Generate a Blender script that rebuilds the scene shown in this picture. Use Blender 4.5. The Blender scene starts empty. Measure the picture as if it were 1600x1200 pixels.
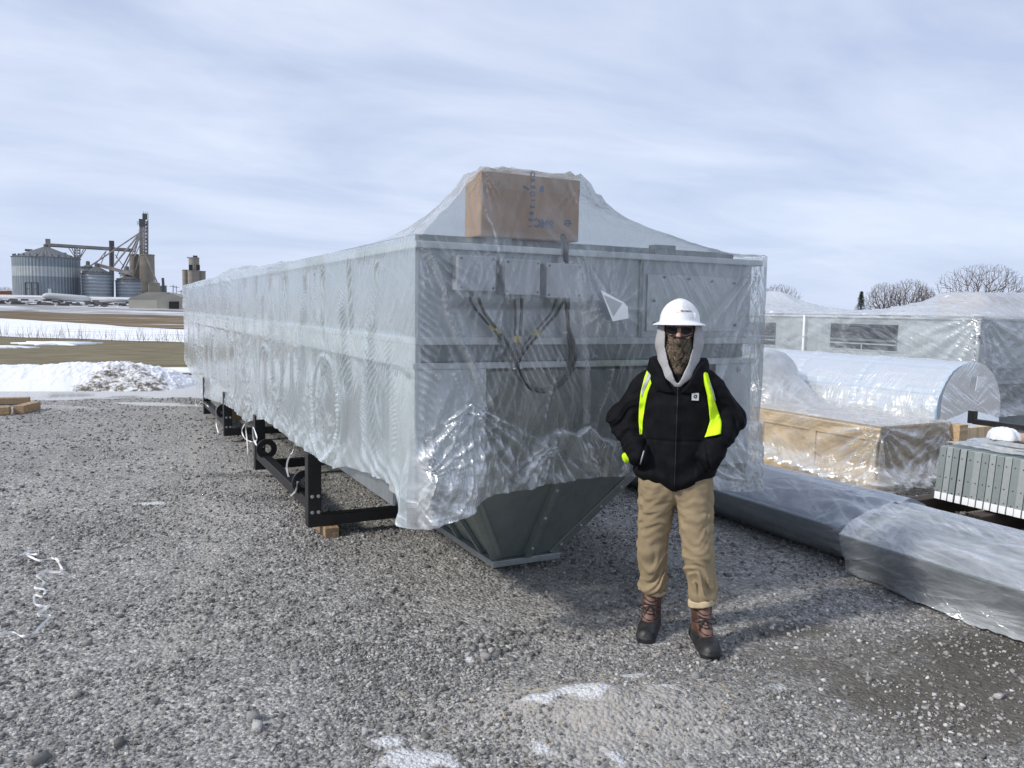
import bpy, math, random
import numpy as np
rng=np.random.default_rng(7); random.seed(7)
R=math.radians
SC=bpy.context.scene; COL=SC.collection
# ------------------------------------------------------------------ camera
F=1250.; H=1.78; PITCH=R(5.25); YAW=R(27.09); ROLL=R(1.0)
fw=np.array([math.sin(YAW)*math.cos(PITCH),math.cos(YAW)*math.cos(PITCH),-math.sin(PITCH)])
r0=np.array([math.cos(YAW),-math.sin(YAW),0.]); u0=np.cross(r0,fw)
rt=r0*math.cos(ROLL)+u0*math.sin(ROLL); up=np.cross(rt,fw); CO=np.array([0,0,H])
cam=bpy.data.cameras.new('camera'); camo=bpy.data.objects.new('camera',cam); COL.objects.link(camo)
from mathutils import Matrix, Vector
m=Matrix.Identity(4)
for i in range(3):
    m[i][0]=rt[i]; m[i][1]=up[i]; m[i][2]=-fw[i]; m[i][3]=CO[i]
camo.matrix_world=m
cam.sensor_width=36; cam.lens=36*F/1600; cam.clip_start=.05; cam.clip_end=8000
SC.camera=camo
# ------------------------------------------------------------------ world + sun
SUNEL=R(36); sdx,sdy=-.995,.03
sd=np.array([sdx*math.cos(SUNEL),sdy*math.cos(SUNEL),math.sin(SUNEL)]); sd/=np.linalg.norm(sd)
W=bpy.data.worlds.new("World"); SC.world=W; W.use_nodes=True
nt=W.node_tree; nt.nodes.clear()
def N(nt,t,**k):
    n=nt.nodes.new(t)
    for a,b in k.items():
        if a in n.inputs.keys(): n.inputs[a].default_value=b
        else: setattr(n,a,b)
    return n
out=N(nt,'ShaderNodeOutputWorld'); bg=N(nt,'ShaderNodeBackground',Strength=.107)
sky=N(nt,'ShaderNodeTexSky'); sky.sky_type='NISHITA'; sky.sun_disc=False
sky.sun_elevation=SUNEL; sky.sun_rotation=math.atan2(sdx,sdy); sky.dust_density=1.5; sky.air_density=1.0
tc=N(nt,'ShaderNodeTexCoord'); sep=N(nt,'ShaderNodeSeparateXYZ'); nt.links.new(tc.outputs['Generated'],sep.inputs[0])
def M(nt,op,a,b=None,c=None,clamp=False):
    n=nt.nodes.new('ShaderNodeMath'); n.operation=op; n.use_clamp=clamp
    for i,v in enumerate((a,b,c)):
        if v is None: continue
        if isinstance(v,(int,float)): n.inputs[i].default_value=v
        else: nt.links.new(v,n.inputs[i])
    return n.outputs[0]
# cloud deck coordinates: project the view direction on a high plane
den=M(nt,'ADD',M(nt,'MAXIMUM',sep.outputs[2],0.0),.16)
cx=M(nt,'DIVIDE',sep.outputs[0],den); cy=M(nt,'DIVIDE',sep.outputs[1],den)
cmb=N(nt,'ShaderNodeCombineXYZ'); nt.links.new(cx,cmb.inputs[0]); nt.links.new(cy,cmb.inputs[1])
mp=N(nt,'ShaderNodeMapping'); mp.inputs['Rotation'].default_value=(0,0,R(18)); mp.inputs['Scale'].default_value=(.9,1.3,1); nt.links.new(cmb.outputs[0],mp.inputs[0])
n1=N(nt,'ShaderNodeTexNoise',Scale=.85,Detail=6,Roughness=.52,Distortion=.6); nt.links.new(mp.outputs[0],n1.inputs['Vector'])
mp2=N(nt,'ShaderNodeMapping'); mp2.inputs['Rotation'].default_value=(0,0,R(35)); mp2.inputs['Scale'].default_value=(1.3,3.2,1); nt.links.new(cmb.outputs[0],mp2.inputs[0])
n2=N(nt,'ShaderNodeTexNoise',Scale=2.2,Detail=4,Roughness=.55,Distortion=.5); nt.links.new(mp2.outputs[0],n2.inputs['Vector'])
nn=M(nt,'ADD',M(nt,'MULTIPLY',n1.outputs['Fac'],.86),M(nt,'MULTIPLY',n2.outputs['Fac'],.14))
cr=N(nt,'ShaderNodeValToRGB'); nt.links.new(nn,cr.inputs[0])
e=cr.color_ramp.elements; e[0].position=.38; e[0].color=(5.3,6.15,8.3,1); e[1].position=.66; e[1].color=(8.2,8.9,10.4,1)
mx=N(nt,'ShaderNodeMix',data_type='RGBA'); 
mx.inputs[0].default_value=.86; nt.links.new(sky.outputs[0],mx.inputs[6])
hz=N(nt,'ShaderNodeMix',data_type='RGBA'); nt.links.new(M(nt,'MULTIPLY',M(nt,'POWER',M(nt,'SUBTRACT',1.,M(nt,'MAXIMUM',sep.outputs[2],0.)),7.),.8),hz.inputs[0]); nt.links.new(cr.outputs[0],hz.inputs[6]); hz.inputs[7].default_value=(6.6,7.7,10.1,1); nt.links.new(hz.outputs[2],mx.inputs[7])
nt.links.new(mx.outputs[2],bg.inputs[0]); nt.links.new(bg.outputs[0],out.inputs[0])
sl=bpy.data.lights.new('sun','SUN'); sl.energy=3.1; sl.angle=R(5); sl.color=(1,.95,.88)
so=bpy.data.objects.new('sun',sl); COL.objects.link(so)
so.rotation_euler=Vector(sd).to_track_quat('Z','Y').to_euler(); so.location=(-20,5,30)
SC.view_settings.view_transform='Standard'; SC.view_settings.look='None'; SC.view_settings.exposure=0; SC.view_settings.gamma=1
SC.cycles.transparent_max_bounces=24; SC.cycles.max_bounces=8
# ------------------------------------------------------------------ projection helpers (pixel of the photo -> place)
def ray(px,py): return fw+rt*((px-800)/F)-up*((py-600)/F)
def atz(px,py,z=0.): d=ray(px,py); return CO+d*((z-H)/d[2])
def aty(px,py,v): d=ray(px,py); return CO+d*(v/d[1])
def atx(px,py,u): d=ray(px,py); return CO+d*(u/d[0])
def atd(px,py,D): d=ray(px,py); return CO+d*(D/math.hypot(d[0],d[1]))
# ------------------------------------------------------------------ noise
_perm=rng.permutation(4096)
def _h(i,j,k,s): return _perm[(_perm[(_perm[(i+s*57)&4095]+j)&4095]+k)&4095]/4095.
def vnoise(x,y,z=0.,s=0):
    x,y,z=np.broadcast_arrays(np.asarray(x,float),np.asarray(y,float),np.asarray(z,float))
    i=np.floor(x).astype(int); j=np.floor(y).astype(int); k=np.floor(z).astype(int)
    a=x-i; b=y-j; c=z-k; a=a*a*(3-2*a); b=b*b*(3-2*b); c=c*c*(3-2*c)
    r=0
    for di,wa in ((0,1-a),(1,a)):
        for dj,wb in ((0,1-b),(1,b)):
            for dk,wc in ((0,1-c),(1,c)):
                r=r+wa*wb*wc*_h(i+di,j+dj,k+dk,s)
    return r
def fbm(x,y,z=0.,o=4,s=0):
    r=0;a=.5;t=0
    for q in range(o): r=r+a*vnoise(x*2**q,y*2**q,z*2**q,s+q); t+=a; a*=.5
    return r/t
def ridged(x,y,z=0.,o=3,s=0):
    r=0;a=.5;t=0
    for q in range(o):
        v=1-np.abs(2*vnoise(x*2**q,y*2**q,z*2**q,s+q)-1); r=r+a*v**3; t+=a; a*=.55
    return r/t
def crump(x,y,s=0,n=6,f0=3.):
    r=0;t=0;g_=np.random.default_rng(1000+s)
    for i in range(n):
        a=g_.uniform(0,np.pi); f=f0*(1.45**i)*g_.uniform(.8,1.2); p=(x*np.cos(a)+y*np.sin(a))*f+g_.uniform(0,9)+.55*vnoise(x*f*.35,y*f*.35,i,s)*2
        v=1-np.abs(2*(p-np.floor(p))-1); m=.35+.65*vnoise(x*f*.3,y*f*.3,i+9,s); w=1/(1.25**i); r=r+v*m*w; t+=w*.67
    return r/t
def ss(a,b,x): t=np.clip((x-a)/(b-a),0,1); return t*t*(3-2*t)
# ------------------------------------------------------------------ mesh helpers
def tag(o,label=None,cat=None,group=None,kind=None):
    if label: o['label']=label
    if cat: o['category']=cat
    if group: o['group']=group
    if kind: o['kind']=kind
    return o
def thing(name,loc,label,cat,group=None):
    o=bpy.data.objects.new(name,None); COL.objects.link(o); o.location=loc; o.empty_display_size=.1
    return tag(o,label,cat,group)
def mesh_np(name,V,Fq,mat,parent=None,smooth=True,attrs=None):
    if attrs is not None and 'milk' in attrs and 'fs' not in attrs and np.ndim(V)==3:
        fa,fb=film_attrs(V); attrs=dict(attrs,fs=fa,ft=fb)
    me=bpy.data.meshes.new(name); V=np.asarray(V,np.float32).reshape(-1,3); Fq=np.asarray(Fq,np.int32); n=Fq.shape[1]
    me.vertices.add(len(V)); me.vertices.foreach_set('co',V.ravel())
    me.loops.add(Fq.size); me.loops.foreach_set('vertex_index',Fq.ravel())
    me.polygons.add(len(Fq)); me.polygons.foreach_set('loop_start',np.arange(0,Fq.size,n,dtype=np.int32))
    try: me.polygons.foreach_set('loop_total',np.full(len(Fq),n,np.int32))
    except Exception: pass
    me.update(calc_edges=True)
    if smooth: me.polygons.foreach_set('use_smooth',np.ones(len(Fq),bool))
    if attrs:
        for k,v in attrs.items():
            a=me.attributes.new(k,'FLOAT','POINT'); a.data.foreach_set('value',np.asarray(v,np.float32).ravel())
    me.materials.append(mat)
    o=bpy.data.objects.new(name,me); COL.objects.link(o)
    if parent: o.parent=parent; fixp(o,parent)
    return o
def film_attrs(G):
    G=np.asarray(G,float); d0=np.linalg.norm(np.diff(G,axis=0),axis=2); d1=np.linalg.norm(np.diff(G,axis=1),axis=2)
    a=np.concatenate([[0],np.cumsum(np.median(d0,axis=1))])[:,None]+0*G[...,0]; b=np.concatenate([[0],np.cumsum(np.median(d1,axis=0))])[None]+0*G[...,0]
    return a,-b
def fixp(o,parent):
    # meshes are authored in world coordinates: keep them there under a moved parent
    t=Vector((0,0,0)); q=parent
    while q: t+=q.location; q=q.parent
    me=o.data; c=np.empty(len(me.vertices)*3,np.float32); me.vertices.foreach_get('co',c)
    c=c.reshape(-1,3)-np.array(t,np.float32); me.vertices.foreach_set('co',c.ravel()); me.update()
def grid_faces(n,m,wrap=False):
    i=np.arange(n-1)[:,None]; mm=m if wrap else m-1; j=np.arange(mm)[None]; j2=(j+1)%m
    return np.stack([i*m+j+0*i,i*m+j2,(i+1)*m+j2,(i+1)*m+j+0*i],-1).reshape(-1,4)
class MB:
    def __init__(s): s.v=[]; s.f=[]
    def add(s,V,Fs):
        b=len(s.v); s.v+=[tuple(map(float,p)) for p in V]; s.f+=[tuple(b+i for i in f) for f in Fs]; return s
    def box(s,a,b):
        x0,y0,z0=[min(p,q) for p,q in zip(a,b)]; x1,y1,z1=[max(p,q) for p,q in zip(a,b)]
        return s.add([(x0,y0,z0),(x1,y0,z0),(x1,y1,z0),(x0,y1,z0),(x0,y0,z1),(x1,y0,z1),(x1,y1,z1),(x0,y1,z1)],
          [(0,3,2,1),(4,5,6,7),(0,1,5,4),(1,2,6,5),(2,3,7,6),(3,0,4,7)])
    def slab(s,P,t):   # P: polygon in order, t: thickness vector
        P=[np.array(p,float) for p in P]; n=len(P); t=np.array(t,float)
        return s.add(P+[p+t for p in P],[tuple(range(n))[::-1],tuple(range(n,2*n))]+[(i,(i+1)%n,n+(i+1)%n,n+i) for i in range(n)])
    def tube(s,pts,r,n=8,cap=True,flat=1.):
        pts=[np.array(p,float) for p in pts]; rs=r if hasattr(r,'__len__') else [r]*len(pts)
        V=[]; a=None
        for i,p in enumerate(pts):
            d=pts[min(i+1,len(pts)-1)]-pts[max(i-1,0)]; d/=np.linalg.norm(d)+1e-9
            if a is None:
                a=np.cross(d,[0,0,1.]); 
                if np.linalg.norm(a)<1e-3: a=np.array([1.,0,0])
            a=a-d*(a@d); a/=np.linalg.norm(a)+1e-9; b=np.cross(d,a)
            for k in range(n): t=2*math.pi*k/n; V.append(p+(a*math.cos(t)+b*math.sin(t)*flat)*rs[i])
        Fs=[(i*n+k,i*n+(k+1)%n,(i+1)*n+(k+1)%n,(i+1)*n+k) for i in range(len(pts)-1) for k in range(n)]
        if cap: Fs+=[tuple(range(n))[::-1],tuple((len(pts)-1)*n+k for k in range(n))]
        return s.add(V,Fs)
    def bar(s,p,q,w,h=None,upv=(0,0,1)):
        p=np.array(p,float); q=np.array(q,float); h=h or w; d=(q-p)/np.linalg.norm(q-p); u=np.array(upv,float)
        a=np.cross(d,u); 
        if np.linalg.norm(a)<1e-3: a=np.cross(d,[1.,0,0])
        a/=np.linalg.norm(a); b=np.cross(a,d)
        C=[(-1,-1),(1,-1),(1,1),(-1,1)]
        return s.add([o+a*x*w/2+b*y*h/2 for o in (p,q) for x,y in C],[(0,1,2,3),(7,6,5,4)]+[(i,4+i,4+(i+1)%4,(i+1)%4) for i in range(4)])
    def lathe(s,c,prof,n=48,axis=2,a0=0,a1=2*math.pi):
        V=[]; full=abs(a1-a0-2*math.pi)<1e-6; k=n if full else n+1
        for r,h in prof:
            for i in range(k):
                t=a0+(a1-a0)*i/n; p=[0,0,0]; ax=[q for q in (0,1,2) if q!=axis]
                p[ax[0]]=r*math.cos(t); p[ax[1]]=r*math.sin(t); p[axis]=h; V.append(np.array(p)+c)
        Fs=[]
        for j in range(len(prof)-1):
            for i in range(k if full else k-1): Fs.append((j*k+i,j*k+(i+1)%k,(j+1)*k+(i+1)%k,(j+1)*k+i))
        return s.add(V,Fs)
    def build(s,name,mat,parent=None,bevel=0,smooth=False):
        me=bpy.data.meshes.new(name); V=np.array(s.v)
        off=np.zeros(3)
        q=parent
        while q: off+=np.array(q.location); q=q.parent
        me.from_pydata((V-off).tolist(),[],s.f); me.materials.append(mat)
        import bmesh
        bm=bmesh.new(); bm.from_mesh(me); bmesh.ops.recalc_face_normals(bm,faces=bm.faces); bm.to_mesh(me); bm.free()
        if smooth:
            for p in me.polygons: p.use_smooth=True
        o=bpy.data.objects.new(name,me); COL.objects.link(o)
        if parent: o.parent=parent
        if bevel:
            b=o.modifiers.new('bevel','BEVEL'); b.width=bevel; b.segments=2; b.limit_method='ANGLE'
        return o
def textmesh(body,size,mat,name,parent,origin,xdir,ydir,depth=.0008,center=True,bold=0):
    cu=bpy.data.curves.new('txt','FONT'); cu.body=body; cu.size=size; cu.extrude=depth; cu.offset=bold
    if center: cu.align_x='CENTER'; cu.align_y='CENTER'
    to=bpy.data.objects.new('txt',cu); COL.objects.link(to)
    dg=bpy.context.evaluated_depsgraph_get(); me=bpy.data.meshes.new_from_object(to.evaluated_get(dg))
    bpy.data.objects.remove(to); me.name=name
    X=Vector(xdir).normalized(); Y=Vector(ydir).normalized(); Z=X.cross(Y)
    t=Vector((0,0,0)); q=parent
    while q: t+=q.location; q=q.parent
    o_=Vector(origin)-t
    for v in me.vertices: c=v.co.copy(); v.co=o_+X*c.x+Y*c.y+Z*c.z
    me.materials.clear(); me.materials.append(mat)
    o=bpy.data.objects.new(name,me); COL.objects.link(o)
    if parent: o.parent=parent
    return o
# ------------------------------------------------------------------ materials
def mat(name):
    m=bpy.data.materials.new(name); m.use_nodes=True; t=m.node_tree; t.nodes.clear()
    o=N(t,'ShaderNodeOutputMaterial'); return m,t,o
def L(t,a,b): t.links.new(a,b)
def ramp(t,fac,stops):
    r=N(t,'ShaderNodeValToRGB'); L(t,fac,r.inputs[0]); el=r.color_ramp.elements
    while len(el)<len(stops): el.new(.5)
    for q,(p,c) in zip(el,stops): q.position=p; q.color=(*c,1) if len(c)==3 else c
    return r.outputs[0]
def g(v): return (v,v,v)
def simple(name,c,rough=.6,metal=0.,var=.15,scale=6.,bump=0.,bscale=60.,stretch=(1,1,1),spec=.5,c2=None):
    m,t,o=mat(name); b=N(t,'ShaderNodeBsdfPrincipled'); tcn=N(t,'ShaderNodeTexCoord')
    mp=N(t,'ShaderNodeMapping'); mp.inputs['Scale'].default_value=stretch; L(t,tcn.outputs['Object'],mp.inputs[0])
    n=N(t,'ShaderNodeTexNoise',Scale=scale,Detail=6,Roughness=.6); L(t,mp.outputs[0],n.inputs['Vector'])
    lo=tuple(max(0,x*(1-var)) for x in c); hi=c2 or tuple(x*(1+var) for x in c)
    L(t,ramp(t,n.outputs['Fac'],[(.3,lo),(.7,hi)]),b.inputs['Base Color'])
    b.inputs['Roughness'].default_value=rough; b.inputs['Metallic'].default_value=metal; b.inputs['Specular IOR Level'].default_value=spec
    if bump:
        n2=N(t,'ShaderNodeTexNoise',Scale=bscale,Detail=4,Roughness=.6); L(t,mp.outputs[0],n2.inputs['Vector'])
        bp=N(t,'ShaderNodeBump',Strength=bump,Distance=.01); L(t,n2.outputs['Fac'],bp.inputs['Height']); L(t,bp.outputs[0],b.inputs['Normal'])
    L(t,b.outputs[0],o.inputs[0]); return m
def galv(name,c=(.42,.45,.47),metal=.75,rough=.42,green=0.):
    m,t,o=mat(name); b=N(t,'ShaderNodeBsdfPrincipled'); tcn=N(t,'ShaderNodeTexCoord')
    v=N(t,'ShaderNodeTexVoronoi',Scale=45.); L(t,tcn.outputs['Object'],v.inputs['Vector'])
    n=N(t,'ShaderNodeTexNoise',Scale=2.5,Detail=6,Roughness=.65); L(t,tcn.outputs['Object'],n.inputs['Vector'])
    mp=N(t,'ShaderNodeMapping'); mp.inputs['Scale'].default_value=(9,9,.8); L(t,tcn.outputs['Object'],mp.inputs[0])
    n3=N(t,'ShaderNodeTexNoise',Scale=2.,Detail=4); L(t,mp.outputs[0],n3.inputs['Vector'])
    s=M(t,'ADD',M(t,'MULTIPLY',n.outputs['Fac'],.5),M(t,'ADD',M(t,'MULTIPLY',v.outputs['Color'],.12),M(t,'MULTIPLY',n3.outputs['Fac'],.35)))
    L(t,ramp(t,s,[(.3,tuple(x*.78 for x in c)),(.7,tuple(x*1.15 for x in c))]),b.inputs['Base Color'])
    b.inputs['Metallic'].default_value=metal
    L(t,M(t,'ADD',rough-.1,M(t,'MULTIPLY',n.outputs['Fac'],.2)),b.inputs['Roughness'])
    bp=N(t,'ShaderNodeBump',Strength=.15,Distance=.01); L(t,n.outputs['Fac'],bp.inputs['Height']); L(t,bp.outputs[0],b.inputs['Normal'])
    L(t,b.outputs[0],o.inputs[0]); return m
def film(name,op=.3,tint=(.86,.9,.93),rough=.15,bs=1.,stretch=None,gl=1.,cr=1.,ang=(28,-48,80)):
    """thin polythene: clear, glossy, scattering where creased or doubled ('milk'); folds run along the sheet coordinates fs, ft (metres)"""
    m,t,o=mat(name); milk=attr(t,'milk')
    cb=N(t,'ShaderNodeCombineXYZ'); L(t,attr(t,'fs'),cb.inputs[0]); L(t,attr(t,'ft'),cb.inputs[1])
    msk=N(t,'ShaderNodeTexNoise',Scale=1.6,Detail=3); L(t,cb.outputs[0],msk.inputs['Vector'])
    folds=[]
    for i,(a_,sc,stx,pw) in enumerate([(ang[0],1.15,6,9),(ang[1],1.6,6,10),(ang[2],3.2,4,9)]):
        mp=N(t,'ShaderNodeMapping'); mp.inputs['Rotation'].default_value=(0,0,R(a_)); mp.inputs['Location'].default_value=(i*7.3,i*3.1,0); L(t,cb.outputs[0],mp.inputs[0])
        mp2=N(t,'ShaderNodeMapping'); mp2.inputs['Scale'].default_value=(1,stx,1); L(t,mp.outputs[0],mp2.inputs[0])
        n=N(t,'ShaderNodeTexNoise',Scale=sc,Detail=3.5,Roughness=.55,Distortion=.7); L(t,mp2.outputs[0],n.inputs['Vector'])
        rd=M(t,'SUBTRACT',1,M(t,'ABSOLUTE',M(t,'SUBTRACT',M(t,'MULTIPLY',n.outputs['Fac'],2),1))); folds.append(M(t,'POWER',rd,pw))
    f1,f2,f3=folds
    m1=M(t,'MULTIPLY',M(t,'SUBTRACT',msk.outputs['Fac'],.42),5.,clamp=True); m2_=M(t,'SUBTRACT',1.,m1)
    F_=M(t,'ADD',M(t,'ADD',M(t,'MULTIPLY',f1,m1),M(t,'MULTIPLY',f2,m2_)),M(t,'MULTIPLY',f3,.28))
    amt=M(t,'MULTIPLY',M(t,'ADD',.28,M(t,'MULTIPLY',milk,1.3)),cr)
    bp=N(t,'ShaderNodeBump',Distance=.010*bs); L(t,M(t,'MULTIPLY',amt,1.,clamp=True),bp.inputs['Strength']); L(t,F_,bp.inputs['Height'])
    lw=N(t,'ShaderNodeLayerWeight',Blend=.3)
    op_=M(t,'ADD',M(t,'ADD',op-.08,M(t,'MULTIPLY',msk.outputs['Fac'],.16)),M(t,'ADD',M(t,'MULTIPLY',milk,.38),M(t,'MULTIPLY',M(t,'MULTIPLY',F_,amt),.55)))
    op2=M(t,'ADD',op_,M(t,'MULTIPLY',lw.outputs['Facing'],.14),clamp=True); op2=M(t,'MINIMUM',op2,.9)
    tr=N(t,'ShaderNodeBsdfTransparent',Color=(.96,.98,.985,1))
    di=N(t,'ShaderNodeBsdfDiffuse',Color=(*tint,1)); tl=N(t,'ShaderNodeBsdfTranslucent',Color=(*tint,1)); L(t,bp.outputs[0],di.inputs['Normal'])
    mix=N(t,'ShaderNodeMixShader',Fac=.45); L(t,di.outputs[0],mix.inputs[1]); L(t,tl.outputs[0],mix.inputs[2])
    m2=N(t,'ShaderNodeMixShader'); L(t,op2,m2.inputs[0]); L(t,tr.outputs[0],m2.inputs[1]); L(t,mix.outputs[0],m2.inputs[2])
    gs=N(t,'ShaderNodeBsdfGlossy',Color=(1,1,1,1),Roughness=rough); L(t,bp.outputs[0],gs.inputs['Normal']); L(t,M(t,'ADD',rough,M(t,'MULTIPLY',milk,.16)),gs.inputs['Roughness'])
    fr=N(t,'ShaderNodeFresnel',IOR=1.42); L(t,bp.outputs[0],fr.inputs['Normal'])
    m3=N(t,'ShaderNodeMixShader'); L(t,M(t,'MINIMUM',M(t,'ADD',M(t,'MULTIPLY',fr.outputs[0],1.15*gl),M(t,'MULTIPLY',M(t,'MULTIPLY',F_,amt),.45*gl)),M(t,'SUBTRACT',.7,M(t,'MULTIPLY',milk,.42))),m3.inputs[0]); L(t,m2.outputs[0],m3.inputs[1]); L(t,gs.outputs[0],m3.inputs[2])
    L(t,m3.outputs[0],o.inputs[0]); return m
def attr(t,nm): a=N(t,'ShaderNodeAttribute'); a.attribute_name=nm; return a.outputs['Fac']
FILM_SIDE=film('film_side',.26,bs=.7,tint=(.78,.88,.92),cr=.5)
FILM=film('film_front',.045,gl=.9,cr=.8,ang=(60,105,80))
FILM_ROOF=film('film_roof',.20,cr=.5); FILM_G=film('film_gable',.06,gl=.8,cr=.5)
FILM_R=film('film_right',.09,cr=.8,ang=(14,22,60))
FILM_C=film('film_crate',.05,bs=.9,cr=.9,rough=.2,ang=(28,-30,70))
FILM_H=film('film_heavy',.30,bs=1.3,ang=(75,100,30))
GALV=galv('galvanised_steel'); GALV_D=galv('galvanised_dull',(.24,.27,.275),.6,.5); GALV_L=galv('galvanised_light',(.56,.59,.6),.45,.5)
GALV_G=galv('galvanised_green',(.31,.355,.345),.65,.4)
BLACK=simple('black_painted_steel',(.012,.012,.013),.42,0,.3,8,.2,90)
RUB=simple('black_rubber',(.012,.012,.014),.5,0,.3,20)
def wood(name,c,c2,st=(1,14,14)):
    return simple(name,c,.75,0,.25,3.2,.35,12,st,.2,c2)
WOOD=wood('pine',(.46,.32,.18),(.66,.49,.31)); WOOD_B=wood('beam',(.33,.21,.12),(.5,.36,.22),(14,1.2,14)); WOOD_E=wood('plywood',(.62,.45,.26),(.82,.65,.43),(9,1.2,1.2))
CARD=simple('cardboard',(.40,.265,.17),.85,0,.1,5,.12,40)
WHITE=simple('white_strap',(.8,.8,.8),.45,0,.04)
PAPER=simple('paper',(.9,.91,.92),.6,0,.04)
STEELB=simple('zinc_bolt',(.6,.62,.63),.3,.9,.1)
DARK=simple('dark_interior',(.02,.021,.022),.8)
# ------------------------------------------------------------------ terrain
def terr(x,y):
    r=np.hypot(x,y); return 4.1*ss(95,330,r)
def onter(px,py):
    d=ray(px,py); h=math.hypot(d[0],d[1]); best=None
    for D in np.geomspace(1.2,1500,3000):
        p=CO+d*(D/h)
        if p[2]<=terr(p[0],p[1]): return p
    return CO+d*(1500/h)
def blob(x,y,c,rx,ry,ang=0):
    a=math.cos(ang); b=math.sin(ang); dx=x-c[0]; dy=y-c[1]
    return np.exp(-(((dx*a+dy*b)/rx)**2+((-dx*b+dy*a)/ry)**2))
fwd=np.array([.455,.89]); rgt=np.array([.89,-.455]); ANG=math.atan2(rgt[1],rgt[0])
mc=atz(960,1120)[:2]; mc2=atz(1120,1080)[:2]
snowpts=[((905,1115),.15,.085,1.05),((850,1118),.12,.05,.9),((985,1068),.10,.07,.95),((655,1190),.17,.09,1.05),((600,1165),.09,.07,.85),((1210,1085),.08,.05,.6),((850,1175),.07,.05,.85),((1045,1112),.12,.04,.75),((735,1030),.05,.06,.75),((235,787),.16,.07,.9),((700,1195),.08,.05,.9),((955,1190),.06,.05,.7),((1250,1165),.05,.04,.5)]
def gheight(x,y):
    x=np.asarray(x,float); y=np.asarray(y,float); r=np.hypot(x,y); f=1-ss(9,16,r)
    z=.022*(fbm(x*1.3,y*1.3,o=3,s=3)-.5)+.012*(fbm(x*7,y*7,o=3,s=5)-.5)+.007*(fbm(x*28,y*28,o=2,s=9)-.5)
    z=z+.11*blob(x,y,mc,.60,.24,ANG)+.03*blob(x,y,mc2,.5,.2,ANG)+.012*blob(x,y,mc,.6,.3,ANG)*0+.035*blob(x,y,mc,.6,.26,ANG)*(crump(x,y,35,5,1.6)-.5)
    s=snowmask(x,y); 
    return z*f+terr(x,y)+.012*s*f*ss(14,9,r)
def snowmask(x,y):
    s=0
    wx=x+.055*(fbm(x*9,y*9,o=3,s=24)-.5)*2; wy=y+.055*(fbm(x*9,y*9,o=3,s=27)-.5)*2
    for (p,rx,ry,w) in snowpts:
        c=atz(*p)[:2]; s=np.maximum(s,w*blob(wx,wy,c,rx,ry,ANG))
    # melted snow lying in front of the ploughed pile, far left
    t=x*fwd[0]+y*fwd[1]; l=x*rgt[0]+y*rgt[1]
    nz=fbm(l*.8,t*3.2,o=5,s=21)+.04*ss(-4,-9,l+0*t)
    far=ss(11.2,14.5,t)*(1-ss(-5.2,-3.2,l+0*t)*(1-ss(14,15,t)))*(1-ss(-1,2.5,l+0*t))
    s=np.maximum(s, np.clip(far*(.12+.50*ss(.42,.62,nz)+.10*ss(13,15,t)+.5*ss(15.0,15.9,t))*ss(10.8,12.5,t),0,1))
    return s
# ground sheet: polar grid around the viewpoint, very fine near the camera, reaching the horizon
a_f=np.radians(np.linspace(90-27.1-42,90-27.1+42,620)); a_b=np.radians(np.linspace(90-27.1+42,90-27.1+318,70))[1:-1]
az=np.concatenate([a_f,a_b]); rad=np.concatenate([[.02],np.linspace(.5,1.6,14),np.geomspace(1.65,17,520),np.geomspace(17.5,4000,110)])
RR,AA=np.meshgrid(rad,az,indexing='ij'); GX=RR*np.cos(AA); GY=RR*np.sin(AA); GZ=gheight(GX,GY)
snow=snowmask(GX,GY)
darkpts=[((440,778),.35,.12,.8),((370,742),.5,.12,.7),((590,942),.10,.06,.6),((620,825),.5,.10,.6),((1560,1010),.5,.5,.5)]  # soft patches where the gravel colour is darkened
wet=0
for p,rx,ry,w in darkpts: wet=np.maximum(wet,w*blob(GX,GY,atz(*p)[:2],rx,ry,ANG))
dc=atz(1480,1060)[:2]; dirt=blob(GX,GY,dc,1.5,.75,ANG+.25)*.72; dirt=np.maximum(dirt,blob(GX,GY,atz(1250,985)[:2],.5,.22,ANG)*.55)
_t=GX*fwd[0]+GY*fwd[1]; _l=GX*rgt[0]+GY*rgt[1]
rut=np.maximum(np.exp(-((_l+1.9+.35*_t+.15*np.sin(_t*.8))/.16)**2),np.exp(-((_l+.35+.35*_t+.15*np.sin(_t*.8))/.16)**2))*ss(2,3.5,_t)*(1-ss(11,14,_t))
dirt=np.clip(dirt*(.5+fbm(GX*1.9,GY*1.9,o=3,s=31)),0,1)
m,t,o=mat('gravel'); b=N(t,'ShaderNodeBsdfPrincipled'); b.inputs['Specular IOR Level'].default_value=.25
tcn=N(t,'ShaderNodeTexCoord')
v1=N(t,'ShaderNodeTexVoronoi',Scale=55.); v2=N(t,'ShaderNodeTexVoronoi',Scale=120.); v3=N(t,'ShaderNodeTexVoronoi',Scale=26.)
n0=N(t,'ShaderNodeTexNoise',Scale=.8,Detail=7,Roughness=.65); n5=N(t,'ShaderNodeTexNoise',Scale=18.,Detail=6,Roughness=.7); n6=N(t,'ShaderNodeTexNoise',Scale=180.,Detail=3,Roughness=.7)
for q in (v1,v2,v3,n0,n5,n6): L(t,tcn.outputs['Object'],q.inputs['Vector'])
def sepc(t,s): n=N(t,'ShaderNodeSeparateColor'); L(t,s,n.inputs[0]); return n.outputs[0]
cell=M(t,'ADD',M(t,'MULTIPLY',sepc(t,v1.outputs['Color']),.4),M(t,'ADD',M(t,'MULTIPLY',sepc(t,v2.outputs['Color']),.35),M(t,'MULTIPLY',sepc(t,v3.outputs['Color']),.25)))
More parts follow.
